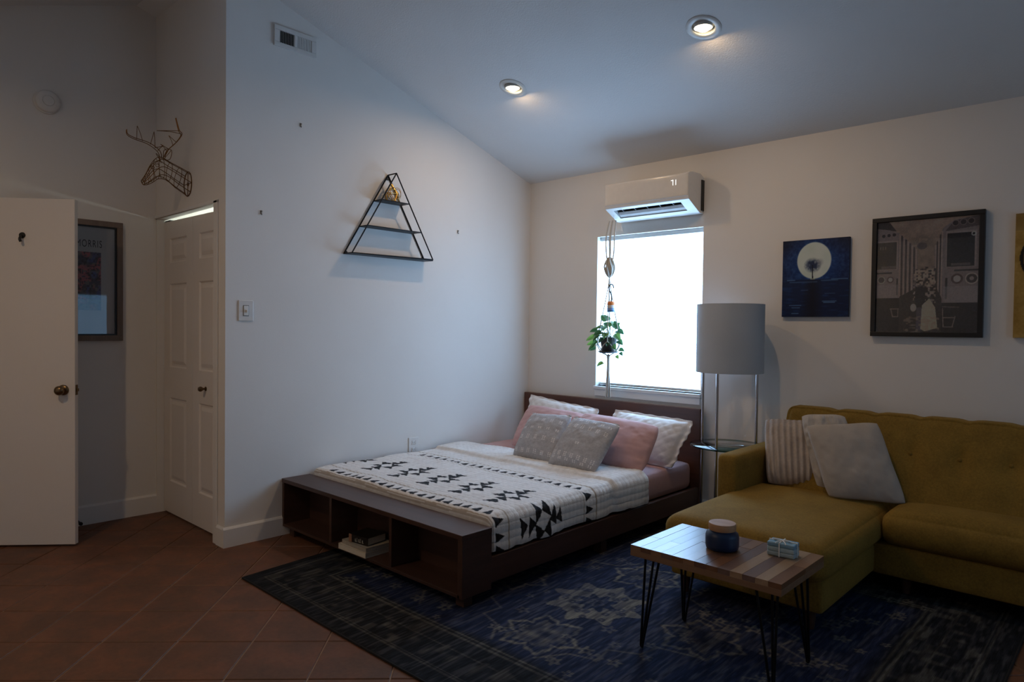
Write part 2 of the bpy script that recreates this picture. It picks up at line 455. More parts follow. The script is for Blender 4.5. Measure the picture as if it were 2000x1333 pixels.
# baseboards and trims
def profile_board(name, pts, z1, th, nrm, label, h0=0.0):
    bm = NB(); (x0, y0), (x1, y1) = pts; nx, ny = nrm
    poly = [(0, h0), (th, h0), (th, z1-.012), (th*.45, z1), (0, z1)]
    A = [bm.verts.new((x0+nx*a, y0+ny*a, z)) for a, z in poly]; B = [bm.verts.new((x1+nx*a, y1+ny*a, z)) for a, z in poly]
    bm.faces.new(A); bm.faces.new(B[::-1])
    for i in range(5): bm.faces.new((A[i], B[i], B[(i+1) % 5], A[(i+1) % 5]))
    return put(name, bm, M['trim'], label=label, cat='baseboard', kind='structure')
profile_board('baseboard_left', ((0, YC-.014), (0, 0)), .118, .014, (1, 0), 'white baseboard along the left wall behind the bed')
profile_board('baseboard_corner', ((DX1+.052, YC), (0, YC)), .118, .014, (0, -1), 'short white baseboard return beside the closet door')
profile_board('baseboard_far', ((XF, HY1), (XF, YC)), .128, .014, (1, 0), 'white baseboard under the framed poster')
profile_board('baseboard_back', ((0, 0), (XR, 0)), .118, .014, (0, -1), 'white baseboard along the back wall')
tr = NB(); box(tr, DX1, DX1+.052, YC-.011, YC, 0, 2.062, .003); box(tr, DX0-.012, DX1+.052, YC-.011, YC, 2.046, 2.066, .002)
put('trim_1', tr, M['trim'], label='thin white casing around the closet door', cat='door casing', kind='structure')
tr = NB(); box(tr, XF, XF+.012, HY0-.06, HY0, 0, 2.1, .003); box(tr, XF, XF+.012, HY1, HY1+.0, 0, 2.1) if False else None
box(tr, XF, XF+.012, HY0-.06, HY1+.0, 2.04, 2.1, .003)
put('trim_2', tr, M['trim'], label='white casing of the doorway past the open door', cat='door casing', kind='structure')

# ------------------------------------------------------------------ window 1 + cellular shade
w1 = empty('window_1', (1.18, .1, WZ0), 'bright window in the back wall above the headboard', 'window', kind='structure')
fb = NB()
for a in ((WX0, WX0+.04, WZ0, WZ1), (WX1-.04, WX1, WZ0, WZ1), (WX0, WX1, WZ0, WZ0+.04), (WX0, WX1, WZ1-.04, WZ1), (WX0, WX1, 1.44, 1.48)):
    box(fb, a[0], a[1], .105, .15, a[2], a[3])
put('window_frame', fb, M['white_plastic'], w1)
put('pane', bbox(WX0+.04, WX1-.04, .125, .129, WZ0+.04, WZ1-.04), M['glass'], w1)
sb = NB(); box(sb, WX0-.012, WX1+.006, -.020, .10, WZ0-.026, WZ0, .004); box(sb, WX0-.004, WX1, -.012, 0, WZ0-.078, WZ0-.026, .003)
put('window_sill', sb, M['trim'], w1)
M['shade1'] = emit('daylit_shade', WINDOW_COL, WINDOW_GLOW)
def pleats(axis, a0, a1, z0, z1, d, amp, pitch):
    n = int((z1-z0)/pitch)*2; bm = NB(); pr = None
    for i in range(n+1):
        z = z0+(z1-z0)*i/n; off = d+(amp if i % 2 else 0)
        cur = [bm.verts.new((a0, off, z) if axis == 'x' else (off, a0, z)), bm.verts.new((a1, off, z) if axis == 'x' else (off, a1, z))]
        if pr: bm.faces.new((pr[0], pr[1], cur[1], cur[0]))
        pr = cur
    return bm
sh = empty('cellular_shade', (1.18, .07, WZ0+.03), 'glowing white pleated shade drawn down over the back window', 'window shade')
put('shade_cloth', pleats('x', WX0+.008, WX1-.008, WZ0+.028, WZ1-.03, .052, .012, .02), M['shade1'], sh)
put('bottom_rail', bbox(WX0+.006, WX1-.006, .046, .072, WZ0+.008, WZ0+.028, .004), M['white_plastic'], sh)
put('headrail', bbox(WX0+.004, WX1-.004, .040, .085, WZ1-.032, WZ1, .004), M['white_plastic'], sh)

w2 = empty('window_2', (XR+.1, -1.4, RZ0), 'second daylit window in the right wall outside the frame', 'window', kind='structure')
fb = NB()
for a in ((RY0, RY0+.04, RZ0, RZ1), (RY1-.04, RY1, RZ0, RZ1), (RY0, RY1, RZ0, RZ0+.04), (RY0, RY1, RZ1-.04, RZ1)): box(fb, XR+.105, XR+.15, *a)
put('window_frame', fb, M['white_plastic'], w2)
put('pane', bbox(XR+.125, XR+.129, RY0+.04, RY1-.04, RZ0+.04, RZ1-.04), M['glass'], w2)
M['shade2'] = emit('daylit_side_shade', (.30, .62, 1.0), SIDE_GLOW)
put('shade_cloth', pleats('y', RY0+.008, RY1-.008, RZ0+.01, RZ1-.01, XR+.05, .012, .02), M['shade2'], w2)

# ------------------------------------------------------------------ closet door (bifold, two leaves)
YD = -2.632
def leaf_mesh(x0, x1, zt0, zt1):
    bm = NB(); st = .105 if True else 0
    st = .098; xs = [x0, x0+st, x1-st, x1]
    zs = [.012, .232, .812, 1.022, 1.595, 1.738, 1.905, None]
    def zt(x): return zt0+(zt1-zt0)*(x-x0)/(x1-x0)
    def Z(k, x): return zs[k] if zs[k] is not None else zt(x)
    yf, yb = YD, YD+.034
    V = {(i, k): bm.verts.new((xs[i], yf, Z(k, xs[i]))) for i in range(4) for k in range(8)}
    for i in range(3):
        for k in range(7):
            if i == 1 and k in (1, 3, 5):
                loops = [[V[1, k], V[2, k], V[2, k+1], V[1, k+1]]]
                for ins, dy in ((.010, .009), (.022, .009), (.045, .001)):
                    loops.append([bm.verts.new((xs[1]+ins, yf+dy, zs[k]+ins)), bm.verts.new((xs[2]-ins, yf+dy, zs[k]+ins)),
                                  bm.verts.new((xs[2]-ins, yf+dy, zs[k+1]-ins)), bm.verts.new((xs[1]+ins, yf+dy, zs[k+1]-ins))])
                for A, B in zip(loops, loops[1:]):
                    for q in range(4): bm.faces.new((A[q], A[(q+1) % 4], B[(q+1) % 4], B[q]))
                bm.faces.new(loops[-1])
            else: bm.faces.new((V[i, k], V[i+1, k], V[i+1, k+1], V[i, k+1]))
    rim = [V[i, 0] for i in range(4)]+[V[3, k] for k in range(1, 8)]+[V[i, 7] for i in (2, 1, 0)]+[V[0, k] for k in range(6, 0, -1)]
    bk = [bm.verts.new((r.co.x, yb, r.co.z)) for r in rim]; n = len(rim)
    for i in range(n): bm.faces.new((rim[i], bk[i], bk[(i+1) % n], rim[(i+1) % n]))
    bm.faces.new(bk[::-1]); return bm
d1 = empty('door_1', (-.61, YD, 0), 'white panelled bifold closet door with a small brass knob', 'closet door', kind='structure')
XM = -.588
put('door_leaf', leaf_mesh(DX0+.006, XM-.0015, 2.026, 2.021), M['door'], d1)
put('door_leaf', leaf_mesh(XM+.0015, DX1-.004, 2.021, 2.016), M['door'], d1)
put('knob', lathe(NB(), [(0, .048), (.012, .046), (.017, .036), (.014, .024), (.007, .018), (.007, .006), (.014, .003), (.014, 0)], (-.382, YD, .912), 20, (0, -1, 0)), M['brass'], d1, True)
put('track', bbox(DX0+.0, DX0+.09, YD+.006, YD+.03, 2.030, 2.036), M['black'], d1)
# lit tube inside the closet, seen only as the bright gap above the door
cl = empty('closet_lamp', (-.6, -1.96, 1.93), 'white tube light inside the closet behind the door', 'lamp')
put('lamp_body', bbox(-.95, -.25, -1.978, -1.951, 1.90, 1.96, .004), M['white_metal'], cl)
put('tube', tube(NB(), [(-.93, -2.0, 1.93), (-.27, -2.0, 1.93)], .014, 12), emit('closet_tube', (.88, 1.0, .95), 60), cl)

# ------------------------------------------------------------------ open slab door
d2 = empty('door_2', (-.86, -3.53, 0), 'plain white door standing ajar at the left edge', 'door', kind='structure')
FE = Vector((-.635, -3.287, 0)); DD = Vector((-.672, -.741, 0)).normalized(); DN = Vector((.741, -.672, 0)).normalized()
def onDoor(a, h, z): return FE+DD*a+DN*h+Vector((0, 0, z))
def door_box(a0, a1, h0, h1, z0, z1, bev=0):
    bm = bbox(a0, a1, h0, h1, z0, z1, bevel=bev)
    for vv in bm.verts: vv.co = onDoor(*vv.co)
    return bm
put('door_slab', door_box(0, .655, -.035, 0, .012, 2.042, .0025), M['door'], d2)
def door_lathe(prof, a, z, seg=24, h=0):
    return lathe(NB(), prof, onDoor(a, h, z), seg, DN)
kn = put('knob', door_lathe([(0, .062), (.018, .060), (.027, .050), (.027, .040), (.018, .030), (.010, .024), (.010, .008)], .064, .925), M['brass'], d2, True)
put('rosette', door_lathe([(.010, .012), (.026, .010), (.031, .004), (.031, 0)], .064, .925), M['brass'], kn, True)
lp = put('latch_plate', door_box(-.0015, 0.0, -.029, -.006, .895, .955), M['brass'], d2)
put('latch_bolt', door_box(-.012, -.0015, -.023, -.012, .916, .934, .002), M['brass'], lp)
hk = NB(); tube(hk, spline([onDoor(.29, .003, 1.822), onDoor(.288, .02, 1.815), onDoor(.284, .034, 1.80), onDoor(.28, .032, 1.785)], 5), .0075, 10)
lathe(hk, [(0, .008), (.016, .006), (.018, 0)], onDoor(.29, 0, 1.826), 16, DN)
tag(put('coat_hook', hk, M['black'], smooth=True), 'small black coat hook stuck on the open door', 'hook')
ds = NB(); tube(ds, [(XF+.014, -3.16, .035), (XF+.075, -3.16, .03)], .006, 10); lathe(ds, [(0, .014), (.011, .012), (.012, 0)], (XF+.072, -3.16, .03), 14, (1, 0, 0))
put('door_stop', ds, M['black_metal'], smooth=True, label='small dark door stop on the baseboard by the open door', cat='door stop')

# ================================================================== ceiling downlights
def downlight(x, y, label, power=None):
    zc = ceil_z(y); sl = .3215 if y > RIDGE_Y else -.345
    nrm = Vector((0, -sl, -1)).normalized()           # pointing into the room, ceiling normal
    t = empty('recessed_downlight', (x, y, zc), label, 'ceiling light', 'recessed ceiling downlights')
    c = Vector((x, y, zc))
    put('trim_ring', lathe(NB(), [(.058, -.02), (.060, .003), (.066, .006), (.088, .005), (.094, .002), (.094, -.004)], c, 40, nrm), M['white_metal'], t, True)
    put('can_housing', lathe(NB(), [(.060, 0), (.060, .10), (0, .10)], c+Vector((0, 0, .012)), 32, (0, 0, 1)), M['white_metal'], t, True)
    put('baffle', lathe(NB(), [(.050, .060), (.050, -.004), (.046, -.004), (.046, .06)], c+Vector((0, -.004, .0)), 32, (0, 0, 1)), M['white_metal'], t, True)
    b = put('bulb', lathe(NB(), [(0, -.022), (.022, -.019), (.036, -.009), (.042, .006), (.042, .05)], c+Vector((0, -.002, 0)), 28, (0, 0, 1)),
        emit('warm_bulb', (1.0, .80, .52), 9.0), t, True)
    ld = bpy.data.lights.new('downlight_beam', 'AREA'); ld.shape = 'DISK'; ld.size = .06; ld.energy = power or CAN_POWER; ld.color = CAN_COL; ld.spread = PI
    lo = bpy.data.objects.new('downlight_beam', ld); COL.objects.link(lo); lo.parent = t; lo.location = (0, .0, -.028)
downlight(*CANS[0], 'lit round downlight in the slope, the one nearer the camera')
downlight(*CANS[1], 'lit round downlight in the slope above the triangular shelf side')

downlight(*OFFCANS[0], 'lit round downlight in the rear slope outside the frame', REAR_POWER)

# ================================================================== RUG
x0, x1, y0, y1 = RUG
NU, NV = 560, 440
X, Y = np.meshgrid(np.linspace(x0, x1, NU), np.linspace(y0, y1, NV))
def streak(seed, cy, cx): return vnoise(NV, NU, cy, cx, seed)
base = np.zeros((NV, NU, 3))
n1 = streak(1, 14, 300); n2 = streak(2, 40, 420); n3 = streak(3, 9, 13)
ed = np.minimum.reduce([X-x0, x1-X, Y-y0, y1-Y])
navy = np.array([.026, .038, .088]); coal = np.array([.020, .023, .030]); grey = np.array([.20, .20, .205]); cream = np.array([.42, .40, .33])
fieldm = np.clip((ed-.36-.06*(n3-.5))/.05, 0, 1)[..., None]
base = coal*(1-fieldm)+navy*fieldm
base = base*(.55+.9*n2[..., None])
wear = np.clip((n1*.5+n2*.5-.53)*5, 0, 1)[..., None]
wk = wear*(.20+.08*fieldm); base = base*(1-wk)+grey*wk
mask = np.zeros((NV, NU))
def addm(m, a=1.0):
    global mask; mask = np.maximum(mask, np.clip(m, 0, 1)*a)
cx, cy = 2.08, -1.80
def polar(ax, ay): return np.hypot(X-ax, Y-ay), np.arctan2(Y-ay, X-ax)
r, th = polar(cx, cy)
flower = .205+.03*np.cos(8*th)+.012*np.cos(16*th)
inner = .085+.02*np.cos(8*th+.4)
addm(((r < flower)&(r > inner)).astype(float), .95)
rs = np.random.RandomState(4)
blot = np.zeros((NV, NU))
for k in range(26):
    a = rs.rand()*2*PI; q = .10+.09*rs.rand(); rr, _ = polar(cx+q*math.cos(a), cy+q*math.sin(a)); blot = np.maximum(blot, (abs(rr-.012) < .007).astype(float))
mask *= (1-.75*blot*(r < flower))
addm(np.clip(1-abs(r-.03-.012*np.cos(5*th))/.010, 0, 1), .45)
def outline(ax, ay, R, k, amp, w=.011, a=.8, sx=1.0, sy=1.0, fill=0):
    rr = np.hypot((X-ax)/sx, (Y-ay)/sy); tt = np.arctan2((Y-ay)/sy, (X-ax)/sx)
    e = R+amp*np.sign(np.cos(k*tt))*np.abs(np.cos(k*tt))**.5+.012*np.cos(3*k*tt)
    addm(np.clip(1.6-abs(rr-e)/w, 0, 1), a)
    if fill: addm((rr < e*.75)*vnoise(NV, NU, 60, 90, int(ax*100) % 97)**2, fill)
outline(2.09, -2.235, .150, 6, .022, .010, .85, fill=.75)
outline(2.09, -1.34, .150, 6, .022, .010, .85, fill=.75)
outline(1.58, -1.80, .15, 6, .022, .010, .6, fill=.5); outline(2.62, -1.80, .15, 6, .022, .010, .7, fill=.6)
def seg(ax, ay, bx, by, w=.006, a=.6):
    dx, dy = bx-ax, by-ay; L = dx*dx+dy*dy; t = np.clip(((X-ax)*dx+(Y-ay)*dy)/L, 0, 1)
    addm(np.clip(1.5-np.hypot(X-ax-t*dx, Y-ay-t*dy)/w, 0, 1), a)
for sx in (1, -1):
    for sy in (1, -1):
        pts = [(.12, -.62), (.20, -.50), (.32, -.46), (.30, -.36), (.42, -.30), (.44, -.20), (.60, -.16)]
        for (a, b), (c, d) in zip(pts, pts[1:]): seg(cx+sx*a, cy+sy*b, cx+sx*c, cy+sy*d, .006, .6)
        pts = [(.62, -.60), (.72, -.48), (.66, -.38), (.84, -.30), (.80, -.18), (.98, -.10)]
        for (a, b), (c, d) in zip(pts, pts[1:]): seg(cx+sx*a, cy+sy*b, cx+sx*c, cy+sy*d, .006, .5)
for k in range(150):                                   # scattered blossoms
    ax = rs.uniform(x0+.35, x1-.35); ay = rs.uniform(y0+.38, y1-.2); R = rs.uniform(.015, .034); a = rs.uniform(.4, .8)
    if math.hypot(ax-cx, ay-cy) < .26: continue
    i0, i1 = np.searchsorted(X[0], [ax-.06, ax+.06]); j0, j1 = np.searchsorted(Y[:, 0], [ay-.06, ay+.06])
    xx, yy = X[j0:j1, i0:i1]-ax, Y[j0:j1, i0:i1]-ay; rr = np.hypot(xx, yy); tt = np.arctan2(yy, xx)
    sel = (rr < R*(1+.35*np.cos(5*tt+k)))&(rr > R*.38); mask[j0:j1, i0:i1] = np.maximum(mask[j0:j1, i0:i1], sel*a)
for dist, w, a in ((.085, .006, .35), (.10, .004, .3), (.335, .008, .45), (.36, .006, .55), (.24, .005, .25)):
    addm(np.clip(1.3-abs(ed-dist)/w, 0, 1), a)
bt = vnoise(NV, NU, 50, 70, 31); addm(((ed > .1)&(ed < .33))*np.clip((bt-.60)*4, 0, 1), .28)
tan = np.clip((vnoise(NV, NU, 5, 6, 12)-.55)*4, 0, 1)[..., None]
fade = np.clip(.30+1.0*n1*n2*1.6, 0, 1)*np.clip(.5+n3, 0, 1)
mk = (mask*fade)[..., None]
cr = cream*(1-.4*tan)+np.array([.36, .33, .22])*.4*tan
col = (base*(1-mk)+cr*mk*.75)*.62
rim = np.clip(1-ed/.018, 0, 1)[..., None]; col = col*(1-rim)+np.array([.012, .013, .016])*rim
Z = .0085+.0012*(n2-.5)
slack = .055*np.clip((-2.25-Y)/.6, -1.4, 1)                     # left edge runs slightly skew
Xw = X+slack*(1-(X-x0)/(x1-x0))
P = np.stack([Xw, Y+.004*np.sin(X*3), Z], -1)
rg = empty('area_rug', (2.05, -1.8, 0), 'distressed navy and charcoal area rug under the bed and sofa', 'rug')
rt = NT('woven_rug'); a = rt.n('ShaderNodeAttribute'); a.attribute_name = 'Col'
st = rt.noise(rt.coord((1, .06, 1)), 260, 3, .7)
rt.base(rt.mix(.55, a.outputs['Color'], rt.ramp(st, [(.3, (.35, .35, .35)), (.7, (1.9, 1.9, 1.9))]), 'MULTIPLY')); rt.set(Roughness=.95)
rt.b.inputs['Specular IOR Level'].default_value = .1; rt.bump(st, .3, .003)
put('rug_pile', gridmesh('rug_pile', P, col), rt.m, rg)
eb = NB(); ring = [P[0, i] for i in range(0, NU, 8)]+[P[j, -1] for j in range(0, NV, 8)]+[P[-1, i] for i in range(NU-1, -1, -8)]+[P[j, 0] for j in range(NV-1, -1, -8)]
tube(eb, [Vector((float(q[0]), float(q[1]), .005)) for q in ring], .005, 6, closed=True)
put('bound_edge', eb, plain('rug_binding', (18, 19, 22), .95), rg, True)

# ================================================================== BED
bed = empty('platform_bed', (.84, -1.16, 0), 'dark wooden platform bed with open shelves in its footboard', 'bed')
put('headboard', bbox(.008, 1.672, -.058, -.018, .03, .762, .003), M['headwood'], bed)
FY0, FY1, FT = -2.318, -2.125, .358
put('top_board', bbox(.006, 1.674, FY0-.004, FY1, FT-.024, FT, .002), M['espresso'], bed)
put('bottom_board', bbox(.028, 1.652, FY0, FY1, .058, .074, .001), M['espresso'], bed)
put('end_panel', bbox(.006, .028, FY0, FY1, .058, FT-.024, .001), M['espresso_y'], bed)
put('end_panel', bbox(1.640, 1.672, FY0, FY1, .058, FT-.024, .001), M['espresso_y'], bed)
for x in (.553, 1.118): put('divider', bbox(x-.011, x+.011, FY0+.004, FY1-.012, .074, FT-.024, .001), M['espresso_y'], bed)
put('back_panel', bbox(.028, 1.640, FY1-.012, FY1, .074, FT-.024), M['espresso'], bed)
put('side_rail', bbox(1.640, 1.668, FY1, -.058, .085, .210, .002), M['espresso_y'], bed)
put('side_rail', bbox(.012, .040, FY1, -.058, .085, .210, .002), M['espresso_y'], bed)
put('platform', bbox(.040, 1.640, FY1, -.058, .150, .196), M['espresso_y'], bed)
for (lx, ly) in ((1.60, -2.29), (.05, -2.29), (1.60, -.12), (.05, -.12), (1.60, -1.2)):
    put('leg', bbox(lx, lx+.055, ly, ly+.055, .0105 if ly < -.8 and lx > 1 else 0, .0585 if ly < -2 else .15), M['espresso_y'], bed)

def mat_fn(u, v, w, p): return p
put('mattress', rbox((.036, -2.100, .197), (1.622, -.066, .388), .045, (16, 20, 6)), M['pink'], smooth=True,
    label='low mattress in a dusty pink fitted sheet', cat='mattress')

# quilt: s runs across the bed then down its right side, y along it
SX0, SX1, RC, SDROP = .034, 1.592, .058, .115
SLEN = (SX1-SX0)+RC*PI/2+SDROP
NS, NY = 470, 360
s = np.linspace(0, SLEN, NS); yq = np.linspace(-2.185, -.70, NY)
S, YQ = np.meshgrid(s, yq)
top = SX1-SX0
ang = np.clip((S-top)/RC, 0, PI/2); dr = np.clip(S-top-RC*PI/2, 0, None)
QX = SX0+np.minimum(S, top)+RC*np.sin(ang); QZ = .397-RC*(1-np.cos(ang))-dr
NX = np.sin(ang); NZ = np.cos(ang)
puff = np.abs(np.sin(PI*(S)/.040))**.6*.0030+np.abs(np.sin(PI*(YQ)/.036))**.6*.0020
waves = .010*(vnoise(NY, NS, 9, 7, 21)-.5)+.006*(vnoise(NY, NS, 26, 20, 22)-.5)
side = np.clip((S-top)/.12, 0, 1)
waves = waves+side*(.022*(vnoise(NY, NS, 12, 3, 25)-.4))
fold = 1/(1+np.exp(-(YQ+1.075+.02*np.sin(S*2.2))/.006)); endf = np.clip((-.70-YQ)/.05, 0, 1)**.5
thick = .022*fold*(.85+.3*vnoise(NY, NS, 2, 9, 23))
foot = 0.0
RF = .034; YF = -2.078; eF = np.clip(YF-YQ, 0, None); aF = np.clip(eF/RF, 0, PI/2); dF = np.clip(eF-RF*PI/2, 0, None)
YE = np.where(YQ < YF, YF-RF*np.sin(aF), YQ); ZF = -RF*(1-np.cos(aF))-dF
off = puff+waves+thick*endf-.010*(1-endf)+foot
sagy = .05*np.sin(np.clip(S/top, 0, 1)*PI/2)                    # head end not quite square
yend = np.clip((YQ+1.1)/.4, 0, 1)
PQ = np.stack([QX+NX*off, YE+yend*(sagy-.03)*.9, QZ+NZ*off*np.cos(aF)+ZF*NZ], -1)
hem = .012*(vnoise(NY, NS, 30, 2, 27)-.5)*(dr > SDROP*.6)
PQ[..., 2] += hem; PQ[..., 2] = np.maximum(PQ[..., 2], .2125)
qc = np.ones((NY, NS, 3))*np.array([.80, .785, .765])
qc *= (.90+.14*vnoise(NY, NS, 70, 90, 41))[..., None]
def qtri(pts, c=(.008, .008, .010)):
    lo = np.min(pts, 0)-.01; hi = np.max(pts, 0)+.01
    i0, i1 = np.searchsorted(s, [lo[0], hi[0]]); j0, j1 = np.searchsorted(yq, [lo[1], hi[1]])
    if i1 <= i0 or j1 <= j0: return
    a = S[j0:j1, i0:i1]; b = YQ[j0:j1, i0:i1]; m = np.zeros(a.shape, bool); n = len(pts)
    for i in range(n):
        (p1, q1), (p2, q2) = pts[i], pts[(i+1) % n]
        if q1 == q2: continue
        m ^= ((q1 > b) != (q2 > b))&(a < (p2-p1)*(b-q1)/(q2-q1)+p1)
    qc[j0:j1, i0:i1][m] = c
rq = np.random.RandomState(5)
def band(yb, w, c, k):
    m = (abs(YQ-yb-.004*np.sin(S*5)) < w); qc[m] = qc[m]*(1-k)+np.array(c)*k
TAN = (.30, .22, .13)
for yc in (-2.055, -1.325):
    for k in range(27):
        s0 = .17-SX0+k*.073+rq.uniform(-.004, .004)
        if yc < -2: s0 -= .0
        qtri([(s0-.003, yc-.030), (s0+.052, yc-.030+rq.uniform(-.004, .004)), (s0+.024, yc+.034)])
    band(yc+.062, .006, TAN, .75); band(yc-.050, .0045, TAN, .65)
band(-2.118, .006, TAN, .6)
UNIT = [[(-.35, -1.1), (.45, -.5), (-.35, -.5)], [(-.35, .5), (.5, .5), (.5, 1.15)], [(-1.3, -.55), (-.5, -.4), (-.5, .3)],
        [(-1.2, .35), (-.5, .4), (-.55, 1.1)], [(-2.1, .7), (-1.2, .75), (-1.25, 1.4)], [(.6, -1.05), (1.35, -.3), (.6, -.3)],
        [(.6, -.2), (1.4, .5), (.6, .4)], [(1.25, -1.15), (2.0, -.6), (1.25, -.55)]]
for k in range(-1, 7):
    c0 = .292-SX0+k*.2835; c1 = -1.732
    for t in UNIT:
        mx_ = sum(a for a, b in t)/3; my_ = sum(b for a, b in t)/3; t = [(mx_+(a-mx_)*1.32, my_+(b-my_)*1.32) for a, b in t]
        qtri([(c0+a*.0389+b*.0787*.92, c1+a*.0613-b*.066*.92) for a, b in t])
quilt = put('quilt', gridmesh('quilt', PQ, qc), attr_mat('quilted_cotton', .9, .6, 130, .15, sheen=.1), smooth=True,
    label='white quilt with black triangle motifs spread over the bed', cat='quilt')
so = quilt.modifiers.new('thickness', 'SOLIDIFY'); so.thickness = .006; so.offset = -1

# pillows -----------------------------------------------------------------
def pillow(name, corners, th, mat, label, cat, group=None, n=72, pinch=.05, flange=0.0, colf=None, rib=None, wr=.004, seed=1, sq=2.4, back=.6, rnd=.16, grow=1.055):
    """corners: bottom-left, bottom-right, top-right, top-left"""
    c = [np.array(q, float) for q in corners]; zlow = min(q[2] for q in c)-.012; ctr = sum(c)/4; c = [ctr+(q-ctr)*grow for q in c]
    u = np.linspace(0, 1, n); U, V = np.meshgrid(u, u)
    B = c[0]*((1-U)*(1-V))[..., None]+c[1]*(U*(1-V))[..., None]+c[2]*(U*V)[..., None]+c[3]*((1-U)*V)[..., None]
    e = (c[1]-c[0])+(c[2]-c[3]); f = (c[3]-c[0])+(c[2]-c[1]); nn = np.cross(e, f); nn /= np.linalg.norm(nn)
    a = 2*U-1; b = 2*V-1
    eu = (c[1]-c[0]+c[2]-c[3])/2; ev = (c[3]-c[0]+c[2]-c[1])/2
    B = B-eu*(np.sign(a)*pinch*np.abs(a)**3*(1-b*b)*.5)[..., None]*1.0-ev*(np.sign(b)*pinch*np.abs(b)**3*(1-a*a)*.5)[..., None]
    if rnd:
        B = B-eu*(a*.5*(1-np.sqrt(1-rnd*b**4)))[..., None]-ev*(b*.5*(1-np.sqrt(1-rnd*a**4)))[..., None]
    if flange:
        k = 1-flange; aa = np.clip(a/k, -1, 1); bb = np.clip(b/k, -1, 1)
    else: aa, bb = a, b
    prof = ((1-np.abs(aa)**sq)*(1-np.abs(bb)**sq))
    prof = np.clip(prof, 0, 1)**.55
    wrk = (vnoise(n, n, 7, 7, seed)-.5)*2*wr+(vnoise(n, n, 16, 16, seed+9)-.5)*wr
    h = th*prof*(1+.0*V)+wrk*np.clip(prof*3, 0, 1)+(.003 if flange else .0015)
    if rib is not None: h = h+rib(U, V)*np.clip(prof*4, .25, 1)
    F = B-nn*h[..., None]*(-1); G = B-nn*(th*back*prof+.002)[..., None]
    F = F+0*F
    if flange:
        fl_ = np.clip((np.maximum(abs(a), abs(b))-(1-flange))/flange, 0, 1)
        wv = .008*np.sin(U*37+V*11+seed)*fl_+.006*np.sin(V*41+seed)*fl_
        F = F+nn*wv[..., None]; G = G+nn*wv[..., None]
    F[..., 2] = np.maximum(F[..., 2], zlow); G[..., 2] = np.maximum(G[..., 2], zlow)
    P = np.concatenate([F, G[:, ::-1]], 1)                  # wrap the sheet round: front then back
    idx = np.arange(n*2*n).reshape(n, 2*n)
    q = []
    for j in range(n-1): q.append((idx[j, 2*n-1], idx[j, 0], idx[j+1, 0], idx[j+1, 2*n-1]))
    for i in range(n-1):
        q.append((idx[0, 2*n-1-i], idx[0, 2*n-2-i], idx[0, i+1], idx[0, i])); q.append((idx[n-1, i], idx[n-1, i+1], idx[n-1, 2*n-2-i], idx[n-1, 2*n-1-i]))
    cols = None
    if colf is not None:
        cf = colf(U, V); cols = np.concatenate([cf, cf[:, ::-1]], 1)
    me = gridmesh(name, P, cols, np.array(q))
    o = put(name, me, mat, smooth=True, label=label, cat=cat, group=group)
    return o
def quilting(U, V): return .004*np.abs(np.sin(PI*(U*9+V*6)))**.5*np.abs(np.sin(PI*(U*9-V*6)))**.5
pillow('pillow_sham', [[.241, -.385, .402], [.952, -.385, .402], [.925, -.215, .712], [.200, -.192, .765]], .06, M['sham'],
       'white quilted sham leaning on the headboard nearest the left wall', 'pillow', flange=.10, rib=quilting, pinch=.10, seed=3)
pillow('pillow_sham', [[1.08, -.385, .395], [1.655, -.40, .392], [1.725, -.235, .700], [1.075, -.225, .722]], .075, M['sham'],
       'white quilted sham with a frilled edge at the bed\'s open side', 'pillow', flange=.10, rib=quilting, pinch=.07, seed=4)
pillow('pillow', [[.345, -.580, .402], [.953, -.571, .402], [1.02, -.389, .673], [.351, -.37, .705]], .07, M['pink'],
       'dusty pink pillow behind the wall-side grey cushion', 'pillow', pinch=.03, seed=6, wr=.006)
pillow('pillow', [[.975, -.720, .402], [1.622, -.722, .402], [1.632, -.53, .684], [.996, -.512, .712]], .085, M['pink'],
       'plump dusty pink pillow in front of the frilled white sham', 'pillow', pinch=.02, seed=8, wr=.006)
def cushion_cols(kind):
    def f(U, V):
        c = np.ones(U.shape+(3,))*np.array([.43, .43, .45]); n = U.shape[0]
        c *= (.9+.2*vnoise(n, n, 60, 60, 5))[..., None]
        w = np.zeros(U.shape)
        rows = [(.78, 1, 5), (.60, 0, 5), (.40, 1, 5), (.12, 1, 6)] if kind == 0 else [(.90, 0, 6), (.74, 1, 6), (.42, 0, 1), (.18, 1, 7), (.10, 0, 6)]
        for v0, tall, cnt in rows:
            for k in range(cnt):
                u0 = (k+.7)/(cnt+.4)
                hh = .045 if tall else .018
                for dv in ((-.03, 0, .03) if tall else (-.012, .012)):
                    for du in (-.019, .019) if tall else (-.02, .02):
                        w = np.maximum(w, ((abs(U-u0-du) < .011)&(abs(V-v0-dv-(0 if kind == 0 else -.10*(U-.5))) < .008)).astype(float)*.8)
        if kind == 1: pass
        top = np.clip((V-.965)/.02, 0, 1); w = np.maximum(w, top)
        w = w[..., None]; return c*(1-w)+np.array([.88, .86, .84])*w
    return f
M['grey_cush'] = attr_mat('grey_woven_cushion', .95, .3, 600, .1)
pillow('throw_cushion', [[.690, -.935, .418], [1.075, -.945, .418], [1.040, -.70, .706], [.675, -.715, .690]], .062, M['grey_cush'],
       'square grey cushion with white stitch marks, wall side', 'cushion', n=150, colf=cushion_cols(0), seed=11, pinch=.05)
pillow('throw_cushion', [[1.061, -.992, .418], [1.448, -.986, .418], [1.476, -.748, .694], [1.081, -.74, .706]], .066, M['grey_cush'],
       'square grey cushion with white stitch marks, overlapping the other', 'cushion', n=150, colf=cushion_cols(1), seed=12, pinch=.05)
